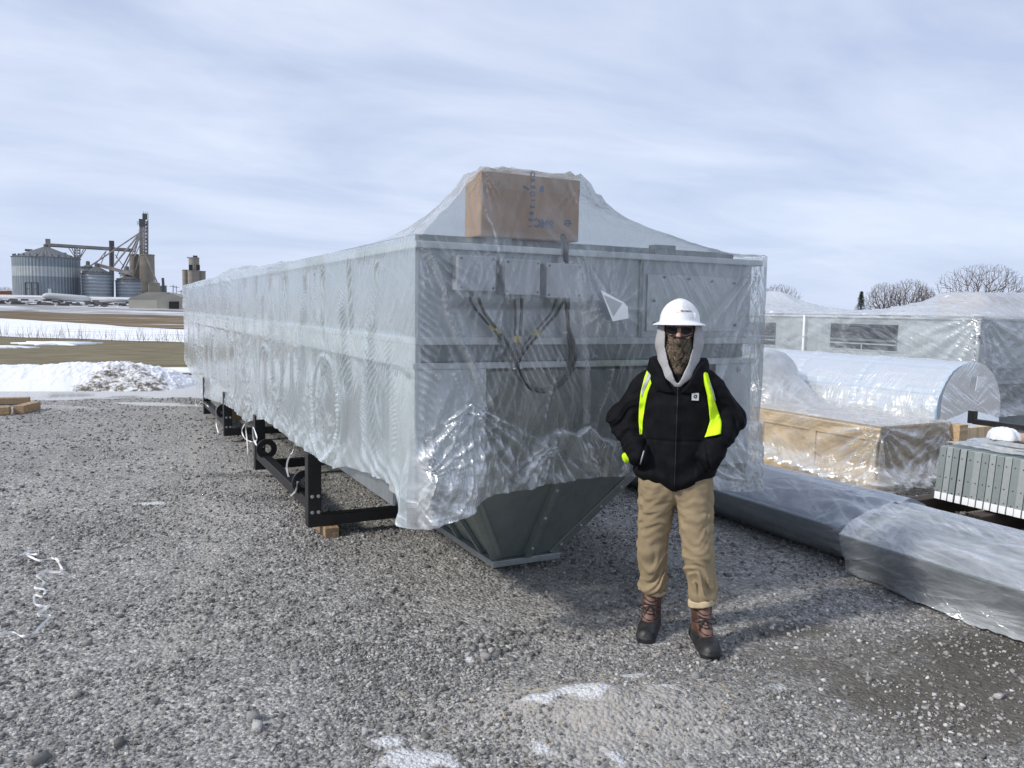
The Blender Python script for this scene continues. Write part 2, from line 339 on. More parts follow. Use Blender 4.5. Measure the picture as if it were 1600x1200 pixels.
cell=M(t,'ADD',M(t,'MULTIPLY',cell,.75),M(t,'ADD',M(t,'MULTIPLY',n0.outputs['Fac'],.38),M(t,'MULTIPLY',n6.outputs['Fac'],.15)))
gcol=ramp(t,cell,[(.25,(.10,.097,.092)),(.5,(.195,.19,.182)),(.72,(.315,.308,.295)),(.9,(.56,.55,.525))])
def attr(t,nm): a=N(t,'ShaderNodeAttribute'); a.attribute_name=nm; return a.outputs['Fac']
def mixc(t,f,a,b2):
    x=N(t,'ShaderNodeMix',data_type='RGBA')
    if isinstance(f,(int,float)): x.inputs[0].default_value=f
    else: L(t,f,x.inputs[0])
    for i,c in ((6,a),(7,b2)):
        if isinstance(c,tuple): x.inputs[i].default_value=(*c,1)
        else: L(t,c,x.inputs[i])
    return x.outputs[2]
dcol=ramp(t,M(t,'ADD',M(t,'MULTIPLY',n5.outputs['Fac'],.6),M(t,'MULTIPLY',n6.outputs['Fac'],.4)),[(.35,(.075,.069,.058)),(.6,(.15,.14,.12)),(.75,(.25,.237,.21))])
dm=ramp(t,M(t,'ADD',attr(t,'dirt'),M(t,'MULTIPLY',M(t,'SUBTRACT',n5.outputs['Fac'],.5),.9)),[(.3,g(0)),(.55,g(1))])
fcol=ramp(t,M(t,'ADD',M(t,'MULTIPLY',n5.outputs['Fac'],.5),M(t,'MULTIPLY',n6.outputs['Fac'],.5)),[(.3,(.26,.245,.22)),(.55,(.42,.40,.37)),(.75,(.56,.54,.50))])
fm=ramp(t,M(t,'ADD',attr(t,'fine'),M(t,'MULTIPLY',M(t,'SUBTRACT',n5.outputs['Fac'],.5),.8)),[(.35,g(0)),(.7,g(1))])
c1=mixc(t,dm,mixc(t,M(t,'MULTIPLY',fm,.8),gcol,fcol),dcol)
c1=mixc(t,M(t,'MULTIPLY',attr(t,'wet'),.75,clamp=True),c1,(.035,.033,.031))
sm=ramp(t,M(t,'ADD',attr(t,'snow'),M(t,'MULTIPLY',M(t,'SUBTRACT',M(t,'ADD',M(t,'MULTIPLY',n5.outputs['Fac'],.6),M(t,'MULTIPLY',n6.outputs['Fac'],.4)),.5),1.3)),[(.40,g(0)),(.72,g(1))])
scol=ramp(t,n6.outputs['Fac'],[(.35,(.36,.36,.355)),(.52,(.60,.61,.62)),(.66,(.80,.81,.83))])
c1=mixc(t,sm,c1,scol); L(t,c1,b.inputs['Base Color']); b.inputs['Roughness'].default_value=.9
hh=M(t,'ADD',M(t,'MULTIPLY',v1.outputs['Distance'],-1.),M(t,'ADD',M(t,'MULTIPLY',v3.outputs['Distance'],-.8),M(t,'MULTIPLY',n5.outputs['Fac'],.9)))
bp=N(t,'ShaderNodeBump',Strength=.8,Distance=.014); L(t,hh,bp.inputs['Height']); L(t,bp.outputs[0],b.inputs['Normal']); L(t,b.outputs[0],o.inputs[0]); GRAVEL=m
V=np.stack([GX,GY,GZ],-1).reshape(-1,3)
tag(mesh_np('ground',V,grid_faces(len(rad),len(az),True)[:,::-1],GRAVEL,attrs={'snow':snow,'dirt':dirt,'wet':wet,'fine':np.maximum.reduce([1.15*blob(GX,GY,mc,.75,.34,ANG),.6*blob(GX,GY,atz(300,1000)[:2],.5,.2,ANG),.55*rut,.5*ss(.55,.75,fbm(GX*.7,GY*.7,o=3,s=37))])}),kind='structure')
# loose stones: one object, nobody could count them
def ico():
    p=(1+5**.5)/2; v=[(-1,p,0),(1,p,0),(-1,-p,0),(1,-p,0),(0,-1,p),(0,1,p),(0,-1,-p),(0,1,-p),(p,0,-1),(p,0,1),(-p,0,-1),(-p,0,1)]
    f=[(0,11,5),(0,5,1),(0,1,7),(0,7,10),(0,10,11),(1,5,9),(5,11,4),(11,10,2),(10,7,6),(7,1,8),(3,9,4),(3,4,2),(3,2,6),(3,6,8),(3,8,9),(4,9,5),(2,4,11),(6,2,10),(8,6,7),(9,8,1)]
    v=np.array(v,float); return v/np.linalg.norm(v[0]),np.array(f)
IV=np.array([(x,y,z) for z in (-1,1) for x,y in ((-1,-1),(1,-1),(1,1),(-1,1))],float)*.66
IV=np.concatenate([IV,[(0,0,.95),(0,0,-.95)]]); IF=np.array([(0,5,4),(0,1,5),(1,6,5),(1,2,6),(2,7,6),(2,3,7),(3,4,7),(3,0,4),(4,5,8),(5,6,8),(6,7,8),(7,4,8),(1,0,9),(2,1,9),(3,2,9),(0,3,9)]); NV=10
def stones(n,t0,t1,smin,smax,pw,s,lim=None):
    r=np.sqrt(rng.uniform(t0**2,t1**2,n)); a=np.radians(90-27.1)+rng.uniform(-R(39),R(39),n)
    x=r*np.cos(a); y=r*np.sin(a); den=fbm(x*1.6,y*1.6,o=3,s=s); keep=rng.uniform(0,1,n)<ss(.25,.65,den)*.85+.15
    dd=blob(x,y,dc,1.5,.75,ANG+.25); keep&=rng.uniform(0,1,n)>dd*.55; keep&=rng.uniform(0,1,n)>.6*blob(x,y,mc,.65,.3,ANG)
    sn=snowmask(x,y); keep&=(sn<.45)
    x=x[keep];y=y[keep]; sz=smin+(smax-smin)*rng.uniform(0,1,len(x))**pw
    return x,y,sz
parts=[stones(85000,1.7,4.2,.003,.014,3.2,41),stones(60000,4.2,8.5,.004,.017,3.2,42),stones(22000,8.5,17,.009,.026,2.5,43),stones(1100,1.7,9,.013,.028,3.,44)]
cx_,cy_=atz(775,1012)[:2]; k=150
parts.append((cx_+rng.normal(0,.20,k)*rgt[0]+rng.normal(0,.07,k)*fwd[0],cy_+rng.normal(0,.20,k)*rgt[1]+rng.normal(0,.07,k)*fwd[1],rng.uniform(.008,.026,k)))
for (bx,by,bs) in [(755,1028,.036),(780,1024,.03),(575,1075,.012),(395,1125,.045),(185,1165,.04),(1060,1012,.02),(570,1148,.03),(620,1128,.025),(1560,1090,.03),(1325,1025,.022),(60,1190,.04),(1180,1000,.022),(400,1140,.03),(440,1120,.02),(715,1000,.022),(1110,1080,.02)]:
    q=atz(bx,by); parts.append((np.array([q[0]]),np.array([q[1]]),np.array([bs])))
sx=np.concatenate([p[0] for p in parts]); sy=np.concatenate([p[1] for p in parts]); sz=np.concatenate([p[2] for p in parts]); n=len(sx)
dirs=IV[None]*(1+rng.uniform(-.38,.22,(n,NV,1)))+rng.uniform(-.20,.20,(n,NV,3)); ax=np.stack([rng.uniform(.75,1.5,n),rng.uniform(.6,1.1,n),rng.uniform(.5,.95,n)],-1)[:,None]
dirs=dirs*ax; th=rng.uniform(0,2*np.pi,n); ct,st_=np.cos(th)[:,None],np.sin(th)[:,None]; tl=rng.uniform(-.5,.5,n)[:,None]
x1=dirs[...,0]*ct-dirs[...,1]*st_; y1=dirs[...,0]*st_+dirs[...,1]*ct; z1=dirs[...,2]+x1*tl*.5
V=np.stack([x1*sz[:,None]+sx[:,None],y1*sz[:,None]+sy[:,None],z1*sz[:,None]+(gheight(sx,sy)+sz*.15)[:,None]],-1).reshape(-1,3)
Ft=(IF[None]+np.arange(n)[:,None,None]*NV).reshape(-1,3)
m,t,o=mat('stone'); b=N(t,'ShaderNodeBsdfPrincipled',Roughness=.85); b.inputs['Specular IOR Level'].default_value=.25
tcn=N(t,'ShaderNodeTexCoord'); nz=N(t,'ShaderNodeTexNoise',Scale=120.,Detail=3); L(t,tcn.outputs['Object'],nz.inputs['Vector'])
bp=N(t,'ShaderNodeBump',Strength=.7,Distance=.006); L(t,nz.outputs['Fac'],bp.inputs['Height']); L(t,bp.outputs[0],b.inputs['Normal'])
L(t,ramp(t,M(t,'ADD',attr(t,'tone'),M(t,'MULTIPLY',M(t,'SUBTRACT',nz.outputs['Fac'],.5),.5)),[(.0,(.12,.117,.111)),(.45,(.24,.234,.224)),(.8,(.39,.382,.366)),(1.,(.64,.63,.605))]),b.inputs['Base Color']); L(t,b.outputs[0],o.inputs[0])
tone=np.repeat(rng.uniform(0,1,n)**1.2*.9+.12*blob(sx,sy,dc,1.6,1.,ANG),NV)
tag(mesh_np('loose_gravel',V,Ft,m,smooth=False,attrs={'tone':tone}),'loose grey crushed stones scattered over the yard','gravel',kind='stuff')
# bits of straw on the mound
s_=MB()
for i in range(70):
    p=atz(rng.normal(930,150),rng.normal(1130,45)); a=rng.uniform(0,6.28); l=rng.uniform(.012,.04); z=float(gheight(p[0],p[1]))+.012
    s_.bar((p[0],p[1],z),(p[0]+l*math.cos(a),p[1]+l*math.sin(a),z+rng.uniform(-.004,.01)),.003,.0015)
tag(s_.build('straw',simple('straw',(.5,.38,.2),.8)),'bits of pale straw on the icy gravel mound','straw',kind='stuff')
# distant field bands, each laid on the terrain between two outlines
def bandm(name,c,c2,mscale,stretch,rough=.9,c3=None,lo=.35,hi=.65,snowthr=None,disp=.3):
    m,t,o=mat(name); b=N(t,'ShaderNodeBsdfPrincipled',Roughness=rough); b.inputs['Specular IOR Level'].default_value=.2
    tcn=N(t,'ShaderNodeTexCoord'); mp=N(t,'ShaderNodeMapping'); mp.inputs['Rotation'].default_value=(0,0,-ANG); mp.inputs['Scale'].default_value=stretch
    # Mapping rotates then scales; rows run across the view like the drilled rows in the field
    mp0=N(t,'ShaderNodeMapping'); mp0.inputs['Rotation'].default_value=(0,0,-ANG); L(t,tcn.outputs['Object'],mp0.inputs[0])
    mp.inputs['Rotation'].default_value=(0,0,0); L(t,mp0.outputs[0],mp.inputs[0])
    n=N(t,'ShaderNodeTexNoise',Scale=mscale,Detail=8,Roughness=.68); L(t,mp.outputs[0],n.inputs['Vector'])
    st=[(lo,c),(hi,c2)]
    if c3: st.append((min(.98,hi+.08),c3))
    L(t,ramp(t,n.outputs['Fac'],st),b.inputs['Base Color'])
    bp=N(t,'ShaderNodeBump',Strength=disp,Distance=.15); L(t,n.outputs['Fac'],bp.inputs['Height']); L(t,bp.outputs[0],b.inputs['Normal'])
    L(t,b.outputs[0],o.inputs[0]); return m
def band(name,near,far,mt,off,amp=.6,fr=.02,s=0,xs=(-900,2400)):
    """near/far: photo lines ((x0,y0),(x1,y1)); ground between them, with a ragged edge"""
    X=np.linspace(xs[0],xs[1],260); P=[]
    def ln(l,x): (a,b),(c,d)=l; return b+(d-b)*(x-a)/(c-a)
    for x in X:
        xx=min(max(x,-500),500); hz=471+.0175*x
        p=onter(x,max(ln(near,xx)+(.0175*(x-xx)),hz-6)); q=onter(x,max(ln(far,xx)+.0175*(x-xx),hz-6.5)); P.append((p,q))
    row=[]
    for k in range(14):
        f=k/13
        for i,(p,q) in enumerate(P):
            rp=np.hypot(p[0],p[1]); rq=np.hypot(q[0],q[1]); d=rp*(rq/rp)**f
            jn=(vnoise(i*.35,0,0,s)-.5)+.5*(vnoise(i*1.1,0,0,s+1)-.5)
            if k in (0,): d*=1+amp*fr*jn
            if k==13: d*=1+amp*fr*(vnoise(i*.35,3,0,s+2)-.5)
            u=p[:2]/rp; x,y=u*d; row.append((x,y,float(terr(x,y))+off))
    tag(mesh_np(name,np.array(row),grid_faces(14,len(X))[:,::-1],mt),kind='structure')
GRASS=bandm('winter_grass',(.10,.088,.05),(.235,.20,.125),1.6,(.35,2.5,1),c3=(.30,.265,.18),lo=.38,hi=.60)
SNOWF=bandm('snow_field',(.26,.25,.24),(.84,.86,.9),1.3,(.10,1.9,1),lo=.33,hi=.50)
BANK=bandm('brown_bank',(.06,.047,.03),(.24,.175,.10),.22,(.35,1.6,1),c3=(.75,.76,.8),lo=.36,hi=.60)
LOT=bandm('snowy_lot',(.11,.105,.10),(.50,.51,.53),.12,(.5,2.2,1),c3=(.85,.87,.9),lo=.42,hi=.55)
band('grass_field',((0,574),(285,586)),((0,526),(285,535)),GRASS,.02,s=3)
band('snow_field',((0,527),(285,536)),((0,497),(285,515)),SNOWF,.04,s=7)
band('brown_bank',((0,498),(285,516)),((0,486.5),(285,494)),BANK,.06,s=11,amp=2)
band('snowy_lot',((0,487),(285,495)),((0,463),(285,469)),LOT,.10,s=15)
# thin snow drifts lying on the grass
SN=simple('snow',(.80,.83,.88),.75,0,.05,3,.25,8)
def patch(px0,px1,py0,py1,n,s):
    out=[]
    c0=atz((px0+px1)/2,(py0+py1)/2); 
    for i in range(n):
        t=2*math.pi*i/n; r=.75+.5*vnoise(i*.45,0,0,s)
        p=onter((px0+px1)/2+(px1-px0)/2*math.cos(t)*r,(py0+py1)/2+(py1-py0)/2*math.sin(t)*r); out.append((p[0],p[1],p[2]+.06))
    s_=MB(); c=onter((px0+px1)/2,(py0+py1)/2); k=len(out)
    V=[(c[0],c[1],c[2]+.11)]+out+[(p[0],p[1],p[2]-.06) for p in out]
    s_.add(V,[(0,1+i,1+(i+1)%k) for i in range(k)]+[(1+i,1+k+i,1+k+(i+1)%k,1+(i+1)%k) for i in range(k)])
    return s_
for i,(a,lab) in enumerate([((30,152,535.0,540.5),'long thin snow drift on the brown grass field'),((-40,58,542.5,545.2),'short snow streak on brown grass at the left edge'),((228,330,577,583.5),'snow drift at the field edge beside the wrapped housing')]):
    tag(patch(*a,60,50+i).build('snow_drift',SN,smooth=True),lab,'snow drift','snow drifts on the grass field')
# ploughed snow pile
def pile():
    c=atz(90,612); A=atz(-260,612); B=atz(262,611)
    nx,ny=420,90; u=np.linspace(0,1,nx)[:,None]; v=np.linspace(0,1,ny)[None]
    px=-260+(530)*u; base=np.array([atz(x,611.)[:2] for x in px[:,0]])
    X=base[:,0][:,None]+fwd[0]*(v*2.6-.1); Y=base[:,1][:,None]+fwd[1]*(v*2.6-.1)
    prof=np.sin(np.pi*np.clip(v,0,1))**.8
    hp=np.interp(px[:,0],[-260,-60,20,75,110,150,200,240,262,270],[.25,.44,.50,.56,.48,.52,.44,.27,.10,0])[:,None]
    lump=fbm(X*1.6,Y*1.6,o=3,s=61)-.5; rough=ss(70,130,px)
    Z=hp*prof*(1+.3*lump)+prof*np.minimum(hp*2,.35)*((.10+.16*rough)*(ridged(X*5,Y*5,0,3,64)-.5)+.09*(fbm(X*16,Y*16,o=3,s=66)-.5))
    dirt_=rough*(.22+.95*fbm(X*2.2,Y*2.2,Z*4,o=5,s=70))*(.35+.65*ss(.6,.15,v+0*X))*(.8+.3*ss(110,150,px))
    V=np.stack([X+0*v,Y+0*v,Z-.03],-1).reshape(-1,3)
    m,t,o=mat('dirty_snow'); b=N(t,'ShaderNodeBsdfPrincipled',Roughness=.8); tcn=N(t,'ShaderNodeTexCoord')
    n=N(t,'ShaderNodeTexNoise',Scale=6.,Detail=9,Roughness=.85); L(t,tcn.outputs['Object'],n.inputs['Vector'])
    f=M(t,'ADD',M(t,'MULTIPLY',attr(t,'dirt'),.62),M(t,'MULTIPLY',M(t,'SUBTRACT',n.outputs['Fac'],.5),M(t,'MULTIPLY',attr(t,'dirt'),3.2)))
    L(t,ramp(t,f,[(.30,(.82,.84,.88)),(.44,(.50,.48,.45)),(.56,(.10,.085,.07))]),b.inputs['Base Color'])
    bp=N(t,'ShaderNodeBump',Strength=.5,Distance=.06); L(t,n.outputs['Fac'],bp.inputs['Height']); L(t,bp.outputs[0],b.inputs['Normal']); L(t,b.outputs[0],o.inputs[0])
    tag(mesh_np('snow_pile',V,grid_faces(nx,ny)[:,::-1],m,attrs={'dirt':dirt_}),'long ploughed snow pile with dirty right end beyond the gravel','snow pile')
pile()
# dry weeds along the snow field
wd=MB()
for i in range(260):
    px=rng.uniform(-30,290); p=atz(px,rng.uniform(522,531)+px*.028); h=rng.uniform(.25,.9)*rng.uniform(.5,1)
    q=p+np.array([rng.normal(0,.08),rng.normal(0,.08),h]); wd.tube([p,(p+q)/2+rng.normal(0,.03,3),q],[.008,.006,.003],3,False)
tag(wd.build('dry_weeds',simple('weed',(.2,.16,.1),.9)),'thin dry weed stalks along the near edge of the snow field','weeds',kind='stuff')
# ------------------------------------------------------------------ main housing
X0,X1,Y0,Y1,ZT,ZB,ZS=1.41,3.68,3.84,16.6,2.115,.66,1.585
def rp(px,py,p0,n):
    d=ray(px,py); n=np.array(n,float); return CO+d*(((np.array(p0)-CO)@n)/(d@n))
hs=thing('steel_housing',(2.5,5,0),'long galvanised steel housing with hopper bottom standing behind the person, wrapped in clear film','industrial housing')
b=MB(); b.box((X0+.02,Y0+.02,ZS+.05),(X1-.02,Y1,ZT-.03)); up_=b.build('upper_casing',GALV,hs)
b=MB(); b.box((X0-.012,Y0-.03,ZT-.03),(X1+.03,Y1+.02,ZT+.005)); b.build('roof_cap',GALV_L,hs,.004)
b=MB(); b.box((X0+.05,Y0+.10,ZT+.006),(X1-.1,Y0+.16,ZT+.05)); b.box((X0+.4,Y0+.02,ZT+.006),(X0+.55,Y0+.09,ZT+.055)); b.box((X1-.75,Y0+.05,ZT+.006),(X1-.6,Y0+.12,ZT+.07)); b.build('roof_bracket',GALV_D,hs,.003)
# seam flanges round the casing
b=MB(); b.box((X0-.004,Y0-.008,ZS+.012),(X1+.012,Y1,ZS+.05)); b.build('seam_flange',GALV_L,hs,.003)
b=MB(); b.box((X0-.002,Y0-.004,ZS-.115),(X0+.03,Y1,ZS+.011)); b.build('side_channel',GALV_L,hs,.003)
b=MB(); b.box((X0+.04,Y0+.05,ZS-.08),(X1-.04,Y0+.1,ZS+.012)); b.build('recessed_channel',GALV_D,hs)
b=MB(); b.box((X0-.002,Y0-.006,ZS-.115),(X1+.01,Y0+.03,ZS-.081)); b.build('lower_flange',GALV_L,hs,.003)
# side walls of the lower section
b=MB(); b.box((X0+.035,Y0+.45,ZB),(X0+.05,Y1,ZS-.116)); b.box((X1-.05,Y0+.45,ZB),(X1-.035,Y1,ZS-.116)); b.build('side_panel',GALV,hs)
for (xa,xb) in ((X0,X0+.40),(X1-.30,X1)):
    b=MB(); b.box((xa+.004,Y0,ZB+.17),(xb,Y0+.006,ZS-.116)); xs=X0+.004 if xa==X0 else X1-.004
    b.box((xs-.003,Y0+.007,ZB+.1),(xs+.003,Y0+.42,ZS-.116)); b.build('corner_plate',GALV_L,hs,.002)
FY=[6.14,8.55,10.95,13.3]
for y in [FY[0]+.05,FY[1],FY[2],FY[3],15.3]:
    b=MB(); b.box((X0+.008,y-.05,ZB),(X0+.034,y+.05,ZS-.117)); b.build('side_post',GALV_L,hs,.003)
for y in np.arange(5.05,16,1.2):
    b=MB(); b.box((X0+.012,y-.006,ZS+.06),(X0+.019,y+.006,ZT-.035)); b.build('panel_joint',GALV_L,hs)
RINGS=[]
for (px,pt,pb) in ((513,556,720),(418,540,632),(365,528,600),(333,519,578)):
    p=atx(px,(pt+pb)/2,X0); tp=atx(px,pt,X0)[2]; RINGS.append((p[1],tp-.37,.37))
for (ry,rz,rr) in RINGS:
    b=MB(); b.lathe((0,ry,rz),[(rr-.035,X0+.034),(rr-.035,X0+.0),(rr,X0-.004),(rr,X0+.034)],40,0); b.build('duct_ring',GALV_L,hs,smooth=False)
    b=MB(); b.lathe((0,ry,rz),[(0.001,X0+.03),(rr-.036,X0+.03)],40,0); b.build('duct_cover',GALV_D,hs)
# V hopper below
HT=1.45; def_l=lambda z:X0+.04+(HT-z)*.655; def_r=lambda z:X1-.04-(HT-z)*.645
def hy(z): return Y0+.03+(HT-z)*.655
zb=.10
P=[(def_l(HT),hy(HT),HT),(def_r(HT),hy(HT),HT),(def_r(zb),hy(zb),zb),(def_l(zb),hy(zb),zb)]
nrm=np.cross(np.array(P[1])-P[0],np.array(P[3])-P[0]); nrm/=np.linalg.norm(nrm); nrm=nrm if nrm[1]<0 else -nrm
b=MB(); b.slab(P,-nrm*.004); b.build('hopper_front',GALV_G,hs)
b=MB(); yl=15.8; A_,B_,C_,D_=P[0],(P[0][0],yl,HT),(P[3][0],yl,zb),P[3]; b.slab([A_,B_,C_,D_],(.004,0,.002)); b.build('hopper_side',GALV_G,hs)
b=MB(); A2,B2,C2,D2=P[1],(P[1][0],yl,HT),(P[2][0],yl,zb),P[2]; b.slab([A2,B2,C2,D2],(-.004,0,.002)); b.build('hopper_side',GALV_G,hs)
xl,xr=P[3][0],P[2][0]
b=MB(); b.box((xl-.045,hy(zb)-.045,zb-.045),(xr+.045,hy(zb)+.0,zb-.003)); b.box((xl-.045,hy(zb)+.001,zb-.045),(xl,yl,zb-.003)); b.box((xr,hy(zb)+.001,zb-.045),(xr+.045,yl,zb-.003)); b.build('outlet_flange',galv('flange_zinc',(.42,.46,.47),.7,.4),hs,.003)
def strip(p,q,n,w,th,name,mt=GALV_G,sd_=0):
    p=np.array(p);q=np.array(q); d=(q-p)/np.linalg.norm(q-p); a=np.cross(d,n)*w/2
    b=MB(); b.slab([p-a+a*sd_,p+a+a*sd_,q+a+a*sd_,q-a+a*sd_],np.array(n)*th); return b.build(name,mt,hs,.002)
strip(np.array(P[0])+nrm*.002,np.array(P[3])+nrm*.002,nrm,.07,.014,'hip_angle')
strip(np.array(P[1])+nrm*.002,np.array(P[2])+nrm*.002,nrm,.07,.014,'hip_angle',galv('hip_light',(.38,.42,.41),.7,.4))
r1=rp(868,752,P[0],nrm); r2=rp(822,862,P[0],nrm); dd_=r1-r2
r1b=r2+dd_*1.9
strip(r1b+nrm*.002,r2+nrm*.002,nrm,.045,.05,'hopper_rib')
r3=rp(745,775,P[0],nrm); r4=rp(778,862,P[0],nrm); strip(r3+(r3-r4)*1.+nrm*.002,r4+nrm*.002,nrm,.03,.03,'hopper_rib')
nl=np.array([-HT+zb,0,-(P[3][0]-P[0][0])]); nl/=np.linalg.norm(nl)
for yy in (4.95,5.35,6.6,8.2): 
    q0=np.array([P[3][0],yy,zb]); q1=np.array([P[0][0],yy,HT]); 
    if yy<5: q1=q0+(q1-q0)*.85
    strip(q1+nl*.002,q0+nl*.002,nl,.04,.03,'hopper_rib')
def bolts(name,pts,n,r=.012,par=None,mt=STEELB):
    n=np.array(n,float); n/=np.linalg.norm(n)
    for p in pts:
        b=MB(); p=np.array(p,float); b.tube([p,p+n*.003],r*1.6,10); b.tube([p+n*.003,p+n*.012],r,6); b.build(name,mt,par or hs)
bolts('bolt',[P[2]+(np.array(P[1])-P[2])*f+nrm*.016 for f in (.05,.16,.27,.38,.5,.62)],nrm,.008)
bolts('bolt',[r2+dd_*f*1.9+nrm*.052 for f in (.07,.3,.5,.7)],nrm,.008)
bolts('bolt',[(x,Y0-.007,ZS-.15) for x in (X0+.12,X0+.33,X1-.1)]+[(X0+.06,Y0-.001,z) for z in (.8,1.1)],(0,-1,0),.014)
bolts('bolt',[(X0-.001,y,ZS-.15) for y in (Y0+.1,Y0+.3)],(-1,0,0),.014)
# front face fittings
def fr(px,py,v=Y0+.02): return aty(px,py,v)
for (a_,c_) in (((716,399),(773,455)),((789,405),(842,461)),((854,411),(907,466))):
    p=fr(*a_,Y0-.06); q=fr(*c_,Y0-.06)
    jb=MB(); jb.box((p[0],Y0-.055,q[2]),(q[0],Y0+.019,p[2])); j=jb.build('junction_box',simple('grey_enclosure',(.42,.43,.45),.5,0,.05),hs,.006)
    l=MB(); l.box((p[0]-.002,Y0-.068,q[2]-.002),(q[0]+.002,Y0-.056,p[2]+.002)); l.build('lid',simple('grey_lid',(.50,.51,.53),.45,0,.05),j,.004)
    for sx_ in (p[0]+.014,q[0]-.014):
        for sz_ in (q[2]+.014,p[2]-.014):
            k_=MB(); k_.tube([(sx_,Y0-.069,sz_),(sx_,Y0-.072,sz_)],.006,8); k_.build('screw',simple('dark_screw',(.08,.08,.085),.5),j)
    for f in (.3,.62):
        k_=MB(); xx=p[0]+(q[0]-p[0])*f; k_.tube([(xx,Y0-.02,q[2]-.03),(xx,Y0-.02,q[2])],.012,8); k_.build('cable_gland',simple('gland',(.5,.48,.4),.5),j)
p=fr(1011,428); q=fr(1146,518)
b=MB(); b.box((p[0],Y0+.008,q[2]),(q[0],Y0+.019,p[2])); ap=b.build('access_panel',GALV_L,hs,.003)
for (x_,y_) in ((1038,433),(1076,436),(1112,440),(1147,443),(1022,470),(1148,508),(1022,505)):
    c_=fr(x_,y_,Y0+.006); b=MB(); b.tube([c_,c_-np.array([0,.006,0])],.009,8); b.build('screw',simple('dark_screw',(.08,.08,.085),.5),ap)
b=MB(); c_=fr(1001,440); b.box((c_[0]-.012,Y0+.010,ZS+.052),(c_[0]+.012,Y0+.0195,ZT-.032)); b.build('panel_joint',GALV_D,hs)
# cable bundle: from under the carton, down, a big loop, up again and fanning to the boxes
def sm(pts,n=10):
    P_=np.array(pts,float); out=[]
    for i in range(len(P_)-1):
        a=P_[max(i-1,0)];b_=P_[i];c=P_[i+1];d=P_[min(i+2,len(P_)-1)]
        for k in range(n):
            t=k/n; out.append(.5*((2*b_)+(-a+c)*t+(2*a-5*b_+4*c-d)*t*t+(-a+3*b_-3*c+d)*t**3))
    out.append(P_[-1]); return out
CAB=simple('black_cable',(.014,.015,.018),.4,0,.2); TAPE=simple('yellow_tag',(.42,.36,.12),.6)
fan=[((733,464),(742,482),(757,500),(775,520),(793,545)),((747,464),(755,485),(768,504),(785,525),(800,548)),((804,466),(805,490),(805,515),(805,540),(806,553)),((815,466),(815,490),(813,515),(811,540),(809,553)),((870,468),(860,490),(845,508),(828,528),(813,550)),((882,468),(868,492),(852,510),(835,530),(817,552))]
for i,f in enumerate(fan):
    jx,jz=rng.uniform(-.004,.004,2)
    tail=[(808+i-3,570),(812+i-3,588),(826,602+i*.8),(846,608+i*.9),(868,603+i),(884+i*1.2,585),(890+i*1.8,560),(889+i*(1.6 if i>2 else 0),535),(887+i*.3,510),(886+i*.8-2,480),(885+i*.8-2,440),(884+i*.8-2,400),(884+i-2,383)]
    pts=[aty(x,y,Y0-.035-.006*(i%3)) for x,y in list(f)+tail]; pts.append(pts[-1]+np.array([0,.05,.06]))
    b=MB(); b.tube(sm(pts,6),.0085 if i%2 else .007,7); c_=b.build('cable',CAB,hs,smooth=True)
    e0,e1=np.array(pts[2]),np.array(pts[3]); b=MB(); b.tube([e0*.6+e1*.4,e0*.2+e1*.8],.0105,8); b.build('cable_tag',TAPE,c_)
for y_ in (411,520,576): 
    p=aty(886 if y_<570 else 809,y_,Y0-.042); b=MB(); b.tube([p-np.array([.026,0,0]),p+np.array([.026,0,.004])],.005,6); b.build('cable_tie',WHITE,hs)
# black support frame, bolted on
FX=1.37; FZ=.08; SUB=.105
for k,y in enumerate(FY):
    b=MB(); b.box((FX,y-.05,FZ),(FX+SUB,y+.055,ZB-.003)); po=b.build('frame_post',BLACK,hs,.005)
    b=MB(); b.box((X1-SUB,y-.05,FZ),(X1,y+.055,ZB-.003)); b.build('frame_post',BLACK,hs,.005)
    b=MB(); b.box((FX+SUB+.002,y-.045,FZ+.003),(X1-SUB-.002,y+.05,FZ+.09)); b.build('crossbar',BLACK,hs,.005)
    b=MB(); b.slab([(FX+.004,y-.051,FZ+.004),(FX+SUB+.09,y-.051,FZ+.006),(FX+SUB+.09,y-.051,FZ+.085),(FX+SUB,y-.051,FZ+.10),(FX+.004,y-.051,FZ+.3)],(0,-.004,0)); b.build('gusset',BLACK,hs)
    bolts('bolt',[(FX+.03,y-.056,FZ+z) for z in (.12,.245)]+[(FX+.078,y-.056,FZ+z) for z in (.12,.245)],(0,-1,0),.009)
for (ya,yb) in ((FY[0],FY[1]),(FY[2],FY[3])):
    for xx in (FX+.01,X1-.095):
        b=MB(); b.box((xx,ya+.057,FZ+.12),(xx+.085,yb-.052,FZ+.21)); b.build('frame_rail',BLACK,hs,.004)
for (y,z) in ((FY[0]+.32,.36),(FY[1]-.40,.36),(FY[2]+.35,.36)):
    b=MB(); b.lathe((FX+.055,y,z),[(.045,-.012),(.10,-.012),(.10,.012),(.045,.012),(.045,-.012)],28,1); b.box((FX+.02,y-.03,FZ+.212),(FX+.09,y+.03,z-.07)); b.build('lifting_lug',BLACK,hs)
def block(a,b_,lab,mt=WOOD_B,grp='timber blocks propping the black frame'):
    q=MB(); q.box(a,b_); o=q.build('timber_block',mt,None,.004); return tag(o,lab,'timber block',grp)
p=atz(518,841,0); block((p[0]-.05,p[1]+.0,-.01),(p[0]+.06,p[1]+.5,FZ+.002),'pale timber block propping the nearest corner of the black frame')
p=atz(362,657,0); block((p[0]-.05,p[1],-.01),(p[0]+.3,p[1]+.1,FZ+.11),'small timber block under the far crossbar of the black frame')
